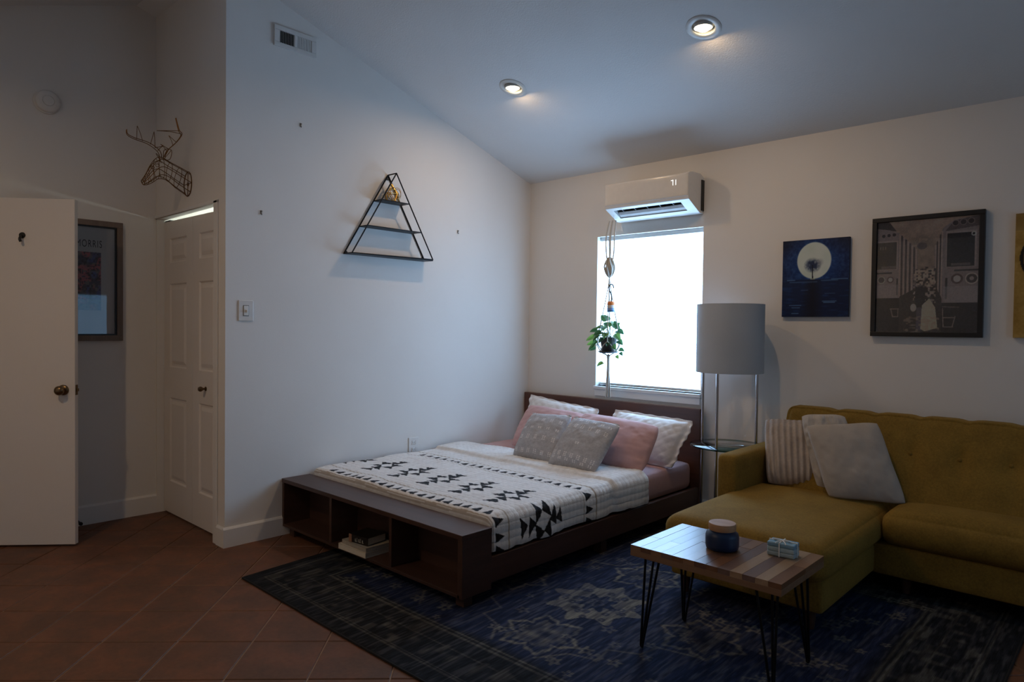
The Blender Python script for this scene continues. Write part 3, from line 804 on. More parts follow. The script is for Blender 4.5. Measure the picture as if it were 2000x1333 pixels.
# fringe along the upper edge of both grey cushions
fm = plain('white_fringe', (205, 200, 196), .95, var=.1, scale=200)
for o, a, b, lbl in ((bpy.data.objects['throw_cushion'], (.690, -.715, .690), (1.030, -.70, .704), 1), (bpy.data.objects['throw_cushion.001'], (1.096, -.74, .704), (1.462, -.748, .692), 2)):
    fb = NB(); rf = random.Random(lbl); A, Bv = Vector(a), Vector(b)
    for k in range(260):
        t = rf.random(); p = A.lerp(Bv, t)+Vector((0, .0, -.004-.012*math.sin(t*PI)*.8)); q = p+Vector((rf.uniform(-.012, .012), rf.uniform(-.02, .008), rf.uniform(.008, .020)))
        tube(fb, [p-Vector((0, 0, .006)), (p+q)/2+Vector((0, 0, .003)), q], [.0022, .0018, .0008], 4)
    f = put('fringe', fb, fm, o, kind='stuff', fix=False)

# ------------------------------------------------------------------ books in the footboard
def book(name, x0, y0, x1, y1, z0, z1, ang, cover, label, spine='front'):
    """closed book lying flat: cover boards, page block; spine faces the room"""
    c = Vector(((x0+x1)/2, (y0+y1)/2, z0))
    t = empty(name, c, label, 'book', 'books in the footboard shelf')
    R = Matrix.Rotation(ang, 4, 'Z')
    def tr(bm):
        for vv in bm.verts: vv.co = c+(R@(vv.co-c))
        return bm
    cb = NB(); box(cb, x0, x1, y0, y1, z0, z0+.003); box(cb, x0, x1, y0, y1, z1-.003, z1); box(cb, x0, x1, y0, y0+.004, z0, z1, .0012)
    put('cover', tr(cb), cover, t)
    put('page_block', tr(bbox(x0+.004, x1-.004, y0+.004, y1-.004, z0+.003, z1-.003)), M['paper'], t)
    return t, tr
ivory = plain('ivory_cover', (225, 216, 198), .6, var=.06); greyc = plain('grey_cover', (168, 160, 146), .6, var=.08); blackc = plain('black_cover', (26, 24, 22), .4, var=.1)
BZ = .0745
book('book', .672, -2.335, .925, -2.142, BZ, BZ+.030, .02, ivory, 'thick ivory book at the bottom of the footboard stack')
book('book', .692, -2.326, .925, -2.15, BZ+.0305, BZ+.053, -.01, greyc, 'grey book in the middle of the footboard stack')
t, tr_ = book('book', .745, -2.312, .895, -2.175, BZ+.0535, BZ+.098, .12, blackc, 'small fat black book with pale lettering atop the stack')
lb = NB()
for k, (w, h) in enumerate([(.010, .016), (.004, .022), (.012, .018), (.004, .022), (.010, .016)]):
    xx = .795+k*.0145; box(lb, xx, xx+w*.45, -2.3135, -2.3118, BZ+.062, BZ+.062+h); box(lb, xx, xx+w*.9, -2.3135, -2.3118, BZ+.062, BZ+.0655)
put('spine_lettering', tr_(lb), plain('pale_ink', (190, 185, 170), .6), t)
sc_ = plain('tan_spine_band', (150, 110, 85), .5, var=.2)
put('spine_band', tr_(bbox(.7445, .768, -2.3138, -2.3115, BZ+.0545, BZ+.097)), sc_, t)

# ================================================================== SOFA
sofa = empty('sectional_sofa', (3.3, -.6, 0), 'mustard yellow sectional sofa with a chaise on its left', 'sofa')
def crown(h, lo, hi, pw=2.0):
    def f(u, v, w, p):
        k = h*(1-abs(u)**3)*(1-abs(v)**3)
        if w > 0: p.z += k*w
        return p
    return f
def chaise_fn(u, v, w, p):
    if w > -.2: p.z += .028*(1-abs(u)**2.5)*(1-abs(v)**4)*max(w, 0)
    p.y += -.012*(1-u*u)*(1 if v < 0 else 0)*abs(v)
    if abs(u) > .5: p.x += math.copysign(.014, u)*(1-w*w)*(abs(u)-.5)*2*(1-v**4)
    return p
put('chaise_cushion', rbox((2.215, -1.475, .238), (2.992, -.40, .405), .062, (22, 26, 10), chaise_fn), M['mustard'], sofa, True)
put('chaise_base', rbox((2.235, -1.418, .100), (2.968, -.12, .243), .018, (10, 14, 6)), M['mustard'], sofa, True)
def seat_fn(u, v, w, p):
    if w > -.2: p.z += .035*(1-abs(u)**6)*(1-abs(v)**3)*max(w, 0)
    p.y += -.016*(1-w*w)*(1 if v < 0 else 0)*abs(v)**2
    return p
put('seat_cushion', rbox((2.998, -.700, .252), (4.36, -.36, .420), .055, (28, 12, 10), seat_fn), M['mustard'], sofa, True)
put('seat_base', rbox((2.955, -.672, .095), (4.42, -.12, .256), .016, (10, 8, 6)), M['mustard'], sofa, True)
BTN = [(2.60, .665), (2.81, .665), (3.035, .665), (3.262, .663), (3.480, .663), (3.71, .663), (3.93, .663), (4.15, .663)]
SEAMX = [2.61, 2.83, 3.055, 3.278, 3.505, 3.73, 3.95, 4.17]
def back_fn(u, v, w, p):
    lean = .235*(p.z-.40)/.46
    if v < 0:
        d = sum(math.exp(-((p.x-bx)**2+(p.z-bz)**2)/.0022) for bx, bz in BTN)
        r = sum(math.exp(-((p.x-sx)/.028)**2) for sx in SEAMX)
        p.y += .024*min(d, 1)+.006*r*(1-w*w)
    if w > .6: p.z -= .010*sum(math.exp(-((p.x-sx)/.03)**2) for sx in SEAMX)*(w-.6)/.4
    if v < .5: p.y += lean*(.5-v)/1.5 if v > -1 else lean
    return p
put('backrest', rbox((2.345, -.455, .30), (4.36, -.07, .862), .045, (150, 8, 26), back_fn), M['mustard'], sofa, True)
for bx, bz in BTN[1:7]:
    yy = -.455+.235*(bz-.40)/.46+.022
    put('button', lathe(NB(), [(0, .005), (.008, .004), (.011, 0)], (bx, yy, bz), 12, (0, -1, 0)), M['mustard'], sofa, True)
put('arm', rbox((2.172, -.815, .24), (2.292, -.08, .618), .034, (8, 16, 10)), M['mustard'], sofa, True)
put('arm', rbox((4.36, -.70, .24), (4.48, -.08, .62), .034, (8, 16, 10)), M['mustard'], sofa, True)
legw = M['espresso']
for lx, ly in ((2.29, -1.36), (2.90, -1.36), (2.29, -.2), (4.34, -.2), (4.34, -.6), (3.1, -.6)):
    put('leg', lathe(NB(), [(0, .1), (.026, .1), (.017, .0105), (0, .0105)], (lx, ly, 0), 16), legw, sofa, True)

M['cush_stripe'] = attr_mat('ribbed_pale_pillow', .95, .3, 500, .1)
def stripe_cols(U, V):
    k = (np.sin(U*2*PI*9.5)*.5+.5)[..., None]; n = U.shape[0]
    return np.array([.52, .46, .42])*(.86+.14*k)*(.92+.16*vnoise(n, n, 50, 50, 3))[..., None]
pillow('sofa_pillow', [[2.332, -.478, .418], [2.610, -.372, .428], [2.540, -.235, .778], [2.250, -.335, .777]], .062, M['cush_stripe'],
       'pale ribbed pillow with vertical stripes beside the sofa arm', 'pillow', n=110, colf=stripe_cols, rib=lambda U, V: .0045*np.sin(U*2*PI*9.5), seed=15, pinch=.03, sq=3.2)
M['fuzzy'] = fabric('cream_fleece', (.50, .46, .42), .95, .12, 120, .6, 260)
pillow('sofa_pillow', [[2.600, -.430, .430], [2.850, -.380, .434], [2.700, -.292, .838], [2.470, -.345, .822]], .045, M['fuzzy'],
       'cream fleecy pillow tucked behind the plain beige one', 'pillow', seed=17, pinch=.02, wr=.010, back=.3)
M['beige'] = fabric('beige_linen', (.44, .395, .345), .95, .06, 150, .25, 700)
pillow('sofa_pillow', [[2.724, -.624, .432], [3.068, -.480, .430], [2.890, -.365, .826], [2.560, -.515, .790]], .065, M['beige'],
       'plain beige linen pillow leaning in front on the chaise', 'pillow', n=90, seed=19, pinch=.06, wr=.004, back=.4)

# ================================================================== COFFEE TABLE
tab = empty('coffee_table', (2.75, -1.87, 0), 'small patchwork plank coffee table on black hairpin legs', 'table')
TX0, TX1, TY0, TY1, TZ = 2.432, 3.052, -2.085, -1.662, .440
put('tabletop_base', bbox(TX0, TX1, TY0, TY1, TZ-.045, TZ-.021, .001), wood('pale_edge_wood', (.20, .105, .052), (.29, .16, .085), 'x', .55), tab)
wcols = [((.22, .115, .058), (.30, .165, .088)), ((.115, .055, .034), (.17, .085, .05)), ((.16, .072, .034), (.23, .11, .052)), ((.33, .215, .125), (.42, .285, .175)), ((.14, .085, .07), (.20, .125, .10)), ((.085, .042, .028), (.13, .065, .04))]
pm = [wood('plank_wood_%s' % n_, a, b, 'y', .30) for n_, (a, b) in zip(['honey', 'umber', 'russet', 'blond', 'mauve', 'cocoa'], wcols)]
rp = random.Random(12); nx_ = 13; pw = (TX1-TX0)/nx_
order = [0, 1, 0, 4, 2, 0, 1, 2, 4, 3, 4, 3, 2]
for k in range(nx_):
    cuts = [TY0, TY1]
    for _ in range(rp.choice([0, 1, 1])): cuts.append(TY0+(TY1-TY0)*rp.uniform(.2, .8))
    cuts = sorted(cuts); cuts = [cuts[0]]+[c for a, c in zip(cuts, cuts[1:]) if c-a > .05 or c == TY1]
    for q, (a, b) in enumerate(zip(cuts, cuts[1:])):
        xa = TX0+k*pw
        mm = pm[order[k]] if q == 0 else pm[rp.randrange(6)]
        put('plank', bbox(xa+.0002, xa+pw-.0002, a+.0002, b-.0002, TZ-.021, TZ-rp.uniform(0, .0008), .0004, 1), mm, tab)
for sx, sy in ((0, 0), (0, 1), (1, 0), (1, 1)):
    cx_ = TX0+.045 if sx == 0 else TX1-.05; cy_ = TY0+.045 if sy == 0 else TY1-.04
    dx = 1 if sx == 0 else -1; dy = 1 if sy == 0 else -1
    fx, fy = cx_-.012*dx, cy_-.008*dy; lb = NB()
    for ox, oy in ((.0, .0), (.062, .004), (.004, .062)):
        tube(lb, [(cx_+ox*dx, cy_+oy*dy, TZ-.048), (fx+ox*dx*.12, fy+oy*dy*.12, .022)], .0052, 8)
    tube(lb, spline([(fx, fy, .024), (fx+.002*dx, fy+.002*dy, .016), (fx+.0074*dx, fy+.0005*dy, .0155), (fx+.0074*dx, fy, .024)], 4), .0052, 8)
    box(lb, min(cx_-.012*dx, cx_+.075*dx), max(cx_-.012*dx, cx_+.075*dx), min(cy_-.012*dy, cy_+.075*dy), max(cy_-.012*dy, cy_+.075*dy), TZ-.0485, TZ-.0452)
    put('hairpin_leg', lb, M['black_metal'], tab, True)

# candle jar
cj = empty('candle_jar', (2.725, -1.868, TZ), 'dark blue glass candle jar with a wooden lid', 'candle')
bl = NT('blue_glass'); bl.base((.004, .022, .075)); bl.set(Roughness=.38); bl.b.inputs['Specular IOR Level'].default_value = .5; bl.noise(bl.coord(), 5)
CJ = (2.725, -1.868, TZ)
put('jar', lathe(NB(), [(0, 0), (.055, 0), (.063, .006), (.0655, .018), (.0655, .055), (.062, .066), (.054, .073), (.050, .076), (.050, .084), (0, .084)], CJ, 40), bl.m, cj, True)
put('lid', lathe(NB(), [(0, .079), (.053, .079), (.054, .083), (.054, .102), (.052, .106), (0, .107)], CJ, 40), wood('pale_lid_wood', (.40, .22, .105), (.52, .31, .16), 'x', .6), cj, True)

# soap bundle tied with string
sb_ = empty('soap_bundle', (2.935, -1.775, TZ), 'pale blue soap bars tied with white string on the coffee table', 'soap')
SA = math.radians(4); SCN = Vector((2.932, -1.768, TZ)); RS = Matrix.Rotation(SA, 4, 'Z')
def soapify(bm):
    for vv in bm.verts: vv.co = SCN+(RS@vv.co)
    return bm
sm = []
for k, cc in enumerate([(.40, .52, .56), (.42, .56, .60), (.22, .42, .58)]):
    t = NT('soap_%s' % ['grey', 'pale', 'blue'][k]); t.base(t.ramp(t.noise(t.coord((1, 1, 6)), 40, 3), [(.35, [x*.75 for x in cc]), (.65, cc)])); t.set(Roughness=.5); sm.append(t.m)
for k, (z0, z1) in enumerate([(0.0, .018), (.0183, .036), (.0363, .053)]):
    put('soap_bar', soapify(bbox(-.052, .052, -.034, .034, z0, z1, .004)), sm[k], sb_)
sg = NB(); q = .0355
for off in (0,):
    tube(sg, [soapv for soapv in [(-.004, -q, .001), (-.004, -q, .054), (-.004, q, .054), (-.004, q, .001)]], .0026, 6, closed=True)
    tube(sg, [(-.0535, .003, .001), (-.0535, .003, .054), (.0535, .003, .054), (.0535, .003, .001)], .0026, 6, closed=True)
for d in (-1, 1):
    tube(sg, spline([(-.004, 0, .056), (.018*d-.004, -.010, .062), (.030*d-.004, -.004, .058), (.016*d-.004, .004, .057), (-.004, .002, .056)], 5), .0024, 6)
    tube(sg, spline([(-.004, 0, .056), (.012*d, -.020, .056), (.020*d, -.034, .052)], 5), .0022, 6)
put('string', soapify(sg), plain('white_string', (235, 232, 225), .9), sb_, True)

# ================================================================== FLOOR LAMP
LX, LY = 1.998, -.30
lamp = empty('floor_lamp', (LX, LY, 0), 'chrome floor lamp with a pale drum shade and glass shelf', 'lamp')
lsb = NB(); lathe(lsb, [(.209, 0), (.209, .437), (.206, .437), (.206, 0), (.209, 0)], (LX, LY, 1.050), 64)
put('lamp_shade', lsb, M['linen'], lamp, True)
spd = NB()
for k in range(3):
    a = k*2*PI/3+.3; tube(spd, [(LX+.02*math.cos(a), LY+.02*math.sin(a), 1.40), (LX+.206*math.cos(a), LY+.206*math.sin(a), 1.40)], .003, 6)
lathe(spd, [(0, 1.16), (.018, 1.16), (.018, 1.24), (.008, 1.24), (.008, 1.40), (.022, 1.40), (.022, 1.404), (0, 1.404)], (LX, LY, 0), 20)
put('spider', spd, M['chrome'], lamp, True)
put('bulb', lathe(NB(), [(.012, 0), (.014, .02), (.030, .055), (.030, .075), (.018, .098), (0, .105)], (LX, LY, 1.24), 20), plain('frosted_bulb', (225, 222, 215), .3), lamp, True)
va = math.atan2(LY-CAM.y, LX-CAM.x)                       # view heading, to set the three rods
for sgn in (62, 201, 302):
    a = va-math.radians(sgn)
    x, y = LX+.195*math.cos(a), LY+.195*math.sin(a)
    put('rod', tube(NB(), [(x, y, .012), (x, y, 1.16)], .0085, 14), M['chrome'], lamp, True)
    put('arm_bar', tube(NB(), [(LX, LY, 1.165), (x, y, 1.158)], .006, 10), M['chrome'], lamp, True)
put('glass_shelf', lathe(NB(), [(0, 0), (.232, 0), (.235, .003), (.235, .007), (.232, .010), (0, .010)], (LX, LY, .572), 56), M['shelf_glass'], lamp, True)
put('shelf_rim', lathe(NB(), [(.2355, 0), (.2385, 0), (.2385, .010), (.2355, .010), (.2355, 0)], (LX, LY, .572), 56), glassy('glass_edge', (.45, .62, .60)), lamp, True)
put('base', lathe(NB(), [(0, 0), (.205, 0), (.21, .004), (.21, .010), (.205, .014), (0, .014)], (LX, LY, 0), 48), M['chrome'], lamp, True)

# ================================================================== AIR CONDITIONER
ac = empty('air_conditioner', (1.29, 0, 2.14), 'white wall-mounted split air conditioner above the window', 'air conditioner')
AX0, AX1 = .948, 1.640
prof = [(-.002, 2.395), (-.05, 2.415), (-.17, 2.412), (-.212, 2.402), (-.220, 2.390), (-.220, 2.236), (-.216, 2.224), (-.212, 2.218)]
s0, s1 = Vector((0, -.212, 2.218)), Vector((0, -.062, 2.146))                  # sloped underside, front to back
prof_all = prof+[(-.062, 2.146), (-.045, 2.142), (-.002, 2.142)]
ab = NB()
A = [ab.verts.new((AX0, y, z)) for y, z in prof_all]; B = [ab.verts.new((AX1, y, z)) for y, z in prof_all]; n = len(prof_all)
ab.faces.new(A); ab.faces.new(B[::-1])
i0 = len(prof)-1
for i in range(n):
    if i == i0: continue
    ab.faces.new((A[i], B[i], B[(i+1) % n], A[(i+1) % n]))
sd = (s1-s0); nin = Vector((0, .072, .150)).normalized()                        # into the body
def U_(x, t, d=0): v_ = s0+sd*t+nin*d; return Vector((x, v_.y, v_.z))
outer = [A[i0], B[i0], B[i0+1], A[i0+1]]
inn = [ab.verts.new(U_(AX0+.055, .16)), ab.verts.new(U_(AX1-.075, .16)), ab.verts.new(U_(AX1-.075, .80)), ab.verts.new(U_(AX0+.055, .80))]
dp = [ab.verts.new(q.co+nin*.045) for q in inn]
for q in range(4):
    ab.faces.new((outer[q], outer[(q+1) % 4], inn[(q+1) % 4], inn[q])); ab.faces.new((inn[q], inn[(q+1) % 4], dp[(q+1) % 4], dp[q]))
ab.faces.new(dp)
put('body', ab, plain('ac_white', (224, 221, 216), .28, var=.02), ac)
fp = rbox((AX0+.001, -.226, 2.238), (AX1-.001, -.212, 2.400), .006, (8, 4, 6)); put('front_panel', fp, plain('ac_panel', (222, 218, 212), .18, var=.02), ac, True)
vb = NB()
vv = [vb.verts.new(q) for q in (U_(AX0+.058, .18, .040), U_(AX1-.10, .18, .040), U_(AX1-.10, .78, .040), U_(AX0+.058, .78, .040))]; vb.faces.new(vv)
vv = [vb.verts.new(q) for q in (U_(AX0+.058, .165, .001), U_(AX1-.10, .165, .001), U_(AX1-.10, .18, .040), U_(AX0+.058, .18, .040))]; vb.faces.new(vv)
put('air_outlet', vb, M['dark'], ac)
lf = NB()
pts = [U_(0, .50, .020), U_(0, .62, .010), U_(0, .78, .006), U_(0, .79, .010), U_(0, .63, .015), U_(0, .50, .025)]
prism(lf, [(p.y, p.z) for p in pts], 0, AX0+.06, AX1-.082); put('louver', lf, plain('ac_louver', (190, 186, 182), .4, var=.02), ac)
for k in range(5):
    xx = AX0+.12+k*.105; fn = NB(); vv = [fn.verts.new(q) for q in (U_(xx, .19, .008), U_(xx+.004, .19, .008), U_(xx+.004, .42, .012), U_(xx, .42, .012))]; fn.faces.new(vv)
    vv2 = [fn.verts.new(q) for q in (U_(xx, .19, .036), U_(xx+.004, .19, .036), U_(xx+.004, .42, .036), U_(xx, .42, .036))]; fn.faces.new(vv2[::-1])
    for q in range(4): fn.faces.new((vv[q], vv[(q+1) % 4], vv2[(q+1) % 4], vv2[q]))
    put('vane', fn, M['black'], ac)
dg = NB(); dz = 2.335
box(dg, 1.508, 1.526, -.2272, -.2262, dz+.020, dz+.0235); box(dg, 1.5225, 1.526, -.2272, -.2262, dz-.013, dz+.0235)   # 7
box(dg, 1.5445, 1.548, -.2272, -.2262, dz-.013, dz+.0235)                                                           # 1
put('display_digits', dg, emit('display_digits', (.95, 1, 1), 1.3), ac)
put('back_plate', bbox(AX1-.012, AX1+.006, -.040, -.003, 2.16, 2.375), M['black'], ac)

# ================================================================== MACRAME HANGER + PLANT + ORNAMENT
HX, HYY = .932, -.125
mh = empty('macrame_hanger', (HX, HYY, .785), 'white macrame plant hanger hanging from the air conditioner', 'plant hanger')
cb = NB()
for dx, dy in ((-.034, 0), (-.012, .012), (.012, -.01), (.036, .004)):
    tube(cb, spline([(HX+dx*.8, HYY+dy+.03, 2.15), (HX+dx*1.05, HYY+dy, 2.02), (HX+dx*.95, HYY+dy, 1.90), (HX+dx*.7, HYY+dy, 1.85)], 5), .0055, 7)
put('upper_cords', cb, M['cord'], mh, True)
kb = NB()
for k in range(7):
    a = k*2*PI/7
    tube(kb, spline([(HX+.010*math.cos(a), HYY+.010*math.sin(a), 1.865), (HX+.034*math.cos(a), HYY+.034*math.sin(a), 1.825), (HX+.040*math.cos(a+.3), HYY+.040*math.sin(a+.3), 1.785), (HX+.026*math.cos(a+.5), HYY+.026*math.sin(a+.5), 1.74), (HX+.004*math.cos(a), HYY+.004*math.sin(a), 1.715)], 4), .0062, 7)
lathe(kb, [(0, 1.72), (.020, 1.745), (.033, 1.785), (.028, 1.825), (.010, 1.86), (0, 1.865)], (HX, HYY, 0), 16)
put('knot_ball', kb, M['cord'], mh, True)
PZ = 1.135                                        # saucer level
lc = NB()
for k in range(4):
    a = k*PI/2+.5; a2 = a+PI/4; c_, s_ = math.cos(a), math.sin(a)
    tube(lc, spline([(HX, HYY, 1.72), (HX+.012*c_, HYY+.012*s_, 1.62), (HX+.050*c_, HYY+.050*s_, 1.42), (HX+.078*c_, HYY+.078*s_, 1.28), (HX+.085*c_, HYY+.085*s_, 1.22)], 5), .0040, 7)
    for d in (-1, 1):
        b = a+d*PI/4
        tube(lc, spline([(HX+.085*c_, HYY+.085*s_, 1.225), (HX+.086*math.cos(a+d*.4), HYY+.086*math.sin(a+d*.4), 1.19), (HX+.072*math.cos(b), HYY+.072*math.sin(b), PZ+.01), (HX+.03*math.cos(b), HYY+.03*math.sin(b), PZ-.012), (HX, HYY, PZ-.03)], 5), .0036, 7)
lathe(lc, [(0, PZ-.05), (.012, PZ-.045), (.013, PZ-.02), (.006, PZ-.010), (0, PZ-.008)], (HX, HYY, 0), 12)
put('lower_cords', lc, M['cord'], mh, True)
ts = NB(); rt_ = random.Random(3)
for k in range(16):
    a = rt_.random()*2*PI; r = rt_.uniform(.002, .024)
    tube(ts, spline([(HX+.006*math.cos(a), HYY+.006*math.sin(a), PZ-.04), (HX+.008*math.cos(a), HYY+.008*math.sin(a), PZ-.13), (HX+.010*math.cos(a+.3), HYY+.010*math.sin(a+.3), .96), (HX+r*math.cos(a), HYY+r*math.sin(a), .79+rt_.uniform(0, .012))], 4), .0036, 6)
put('tassel', ts, M['cord'], mh, True)

pl = empty('potted_pothos', (HX, HYY, PZ), 'trailing green pothos in a dark hanging pot by the window', 'plant')
put('saucer', lathe(NB(), [(0, 0), (.066, 0), (.080, .012), (.078, .014), (.064, .005), (0, .005)], (HX, HYY, PZ), 32), M['pot'], pl, True)
put('pot', lathe(NB(), [(0, .006), (.048, .006), (.066, .115), (.068, .12), (.063, .12), (.060, .11), (0, .108)], (HX, HYY, PZ), 32), M['pot'], pl, True)
put('soil', lathe(NB(), [(.061, .112), (.03, .116), (0, .117)], (HX, HYY, PZ), 20), M['soil'], pl)
lt = NT('pothos_leaf'); oi = lt.n('ShaderNodeObjectInfo')
lc_ = lt.ramp(oi.outputs['Random'], [(0, (.030, .085, .035)), (.5, (.065, .15, .045)), (1, (.17, .26, .05))])
lt.base(lt.mix(.3, lc_, lt.ramp(lt.noise(lt.coord(), 60), [(.4, (.03, .08, .03)), (.7, (.15, .25, .06))]))); lt.set(Roughness=.4)
trn = lt.n('ShaderNodeBsdfTranslucent'); lt.l(lc_, trn.inputs[0]); mxs = lt.n('ShaderNodeMixShader'); mxs.inputs[0].default_value = .35
lt.l(lt.b.outputs[0], mxs.inputs[1]); lt.l(trn.outputs[0], mxs.inputs[2]); lt.l(mxs.outputs[0], lt.t.nodes['Material Output'].inputs[0])
lb = NB(); ol = [(0, 0), (.16, -.10), (.36, -.06), (.44, .18), (.36, .50), (.18, .82), (0, 1.05)]
vm = [lb.verts.new((0, y, -.10*abs(y-.4))) for _, y in ol]; L_, R_ = [], []
for x, y in ol[1:-1]:
    R_.append(lb.verts.new((x, y, .10-.16*(y-.3)**2))); L_.append(lb.verts.new((-x, y, .10-.16*(y-.3)**2)))
mid = [lb.verts.new((0, y, -.03-.10*(y-.3)**2)) for y in (.05, .25, .5, .8)]
tip = lb.verts.new((0, 1.05, -.08)); stem = lb.verts.new((0, 0, 0))
for v_ in vm: lb.verts.remove(v_)
for side in (R_, L_):
    ch = [stem]+mid+[tip]; ou = [stem]+side+[tip]
    lb.faces.new((stem, side[0], side[1], mid[0])); lb.faces.new((mid[0], side[1], side[2], mid[1])); lb.faces.new((mid[1], side[2], side[3], mid[2])); lb.faces.new((mid[2], side[3], side[4], mid[3])); lb.faces.new((mid[3], side[4], tip))
leaf_me = bpy.data.meshes.new('leaf'); lb.to_mesh(leaf_me); lb.free(); leaf_me.materials.append(lt.m)
leaf_me.polygons.foreach_set('use_smooth', [True]*len(leaf_me.polygons))
rl = random.Random(21); stb = NB()
spots = [(-.145, -.02, .12, 1.35), (-.165, .0, .075, 1.2), (-.135, -.03, .055, 1.1), (-.15, .01, .03, .9), (-.11, .02, .15, 1.0), (-.10, -.04, .09, 1.1), (.0, -.03, .245, 1.5), (.03, .02, .225, 1.3), (-.02, .03, .21, 1.1), (.055, -.03, .21, 1.1),
         (.075, .03, .17, 1.2), (.09, -.02, .14, 1.2), (.10, .01, .095, 1.0), (.085, -.05, .06, .9), (.10, .03, .03, .8), (-.03, -.075, .16, 1.2), (.03, -.08, .15, 1.2), (.0, -.085, .11, 1.0), (.05, -.07, .085, .9), (-.06, -.07, .13, 1.1), (-.075, .05, .18, 1.1),
         (.02, .06, .19, 1.1), (-.025, -.05, -.075, .95), (.095, -.01, -.02, .6), (.12, .01, .005, .6), (-.05, .06, .14, 1.1), (.045, .065, .15, 1.1), (-.09, -.055, .175, 1.0), (.0, -.05, .19, 1.3), (-.045, -.03, .20, 1.1)]
for dx, dy, dz, sc in spots:
    o = bpy.data.objects.new('leaf', leaf_me); COL.objects.link(o); o.parent = pl
    o.location = (dx*.86, dy*.86, dz); s_ = .056*sc; o.scale = (s_, s_, s_)
    d = Vector((dx+rl.uniform(-.03, .03), dy+rl.uniform(-.03, .03)-.03, -.08+rl.uniform(-.06, .05) if dz < .18 else .03+rl.uniform(-.05, .03))).normalized()
    upv = Vector((rl.uniform(-.3, .3), -.7, .7)); zz = (upv-d*upv.dot(d)).normalized(); xx = d.cross(zz)
    o.rotation_euler = Matrix((xx, d, zz)).transposed().to_euler()
    tube(stb, spline([(HX+dx*.15, HYY+dy*.15, PZ+.11), (HX+dx*.55, HYY+dy*.55, PZ+max(dz, .10)+.035), (HX+dx*.86, HYY+dy*.86, PZ+dz)], 4), .0018, 5)
put('stems', stb, plain('green_stem', (60, 95, 50), .5), pl, True)

on = empty('hanging_ornament', (HX+.04, HYY-.02, 1.45), 'small orange and blue banded ornament on a black hook above the plant', 'ornament')
OX, OY = HX+.034, HYY-.022
put('hook', tube(NB(), spline([(OX+.022, OY, 1.628), (OX+.014, OY, 1.652), (OX-.006, OY, 1.658), (OX-.020, OY, 1.640), (OX-.016, OY, 1.612), (OX-.002, OY, 1.585), (OX+.004, OY, 1.555), (OX, OY, 1.525)], 5), .0046, 8), M['black_metal'], on, True)
oc = [('band', 1.500, 1.528, (.75, .24, .06)), ('band', 1.479, 1.4998, (.66, .62, .58)), ('band', 1.462, 1.4788, (.25, .36, .62)), ('band', 1.448, 1.4618, (.05, .17, .34))]
for nm, z0, z1, c_ in oc:
    r0 = .030
    put(nm, lathe(NB(), [(0, z0), (r0-.001, z0), (r0, z0+.002), (r0, z1-.004 if z1 < 1.52 else z1-.012), (r0-.006 if z1 > 1.52 else r0-.001, z1), (0, z1)], (OX, OY, 0), 24), plain('ornament_band', c_, .35, rgb=True), on, True)
put('loop', tube(NB(), [(OX+.006*math.cos(k*PI/6), OY, 1.531+.006*math.sin(k*PI/6)) for k in range(12)], .0016, 6, closed=True), M['black_metal'], on, True)

# ================================================================== PICTURES ON THE BACK WALL
cv = Canvas(190, 214, (14, 32, 70))
cv.put(np.clip(1-np.hypot(cv.U-.5, (cv.V-.32)*1.1)/.62, 0, 1), (22, 78, 150), .95)
cv.grain(26, 26, 22, 51); cv.grain(20, 60, 50, 52)
cv.put(np.clip((.22-cv.V)*4, 0, 1)*np.clip(abs(cv.U-.5)*2.2-.25, 0, 1), (14, 14, 34), .8)
cv.put((cv.V > .515).astype(float), (10, 30, 68), .9)
stz = vnoise(214, 190, 60, 9, 53); cv.put((cv.V > .515)*np.clip((stz-.55)*2.2, 0, 1), (26, 72, 130), .5)
cv.put((cv.V > .53)*np.clip(1-abs(cv.U-.47)/(.14+.1*(cv.V-.5)), 0, 1), (8, 10, 28), .85)
cv.ell(.485, .275, .255, .235, (205, 214, 208)); cv.put((np.hypot((cv.U-.485)/.255, (cv.V-.275)/.235) < .98)*vnoise(214, 190, 9, 9, 54), (178, 196, 186), .5)
tr_n = vnoise(214, 190, 55, 50, 55); cl_ = np.clip(1.15-np.hypot((cv.U-.465)/.12, (cv.V-.335)/.09), 0, 1)
cv.put(np.clip(cl_*1.5*(.35+tr_n), 0, 1), (30, 44, 78), .95); cv.put(np.clip(1-np.hypot((cv.U-.57)/.07, (cv.V-.30)/.055), 0, 1), (118, 122, 140), .6)
cv.line(.465, .34, .468, .51, .008, (22, 30, 52)); cv.line(.44, .512, .50, .512, .006, (160, 170, 140), .8)
for (a, b, c_, d) in ((.12, .535, .34, .5), (.60, .84, .535, .5), (.62, .82, .80, .9), (.64, .80, .815, .8), (.12, .30, .85, .9), (.16, .28, .88, .7), (.16, .26, .955, .8), (.08, .2, .52, .8), (.75, .98, .52, .7), (.30, .40, .655, .5), (.66, .80, .70, .35)):
    cv.line(a, c_ if c_ > .5 else .55, b, c_ if c_ > .5 else .55, .006, (120, 165, 205), .5*d+.1)
pa = empty('moon_painting', (2.43, -.02, 1.413), 'small blue canvas painting of a tree before a full moon', 'painting')
PX0, PX1, PZ0, PZ1 = 2.216, 2.622, 1.412, 1.900
put('canvas_wrap', bbox(PX0, PX1, -.0205, -.001, PZ0, PZ1, .0015), plain('navy_canvas_edge', (14, 24, 52), .6), pa)
picture_back('painted_face', cv, PX0+.0005, PX1-.0005, PZ0+.0005, PZ1-.0005, -.0212, M['canvas'], pa)

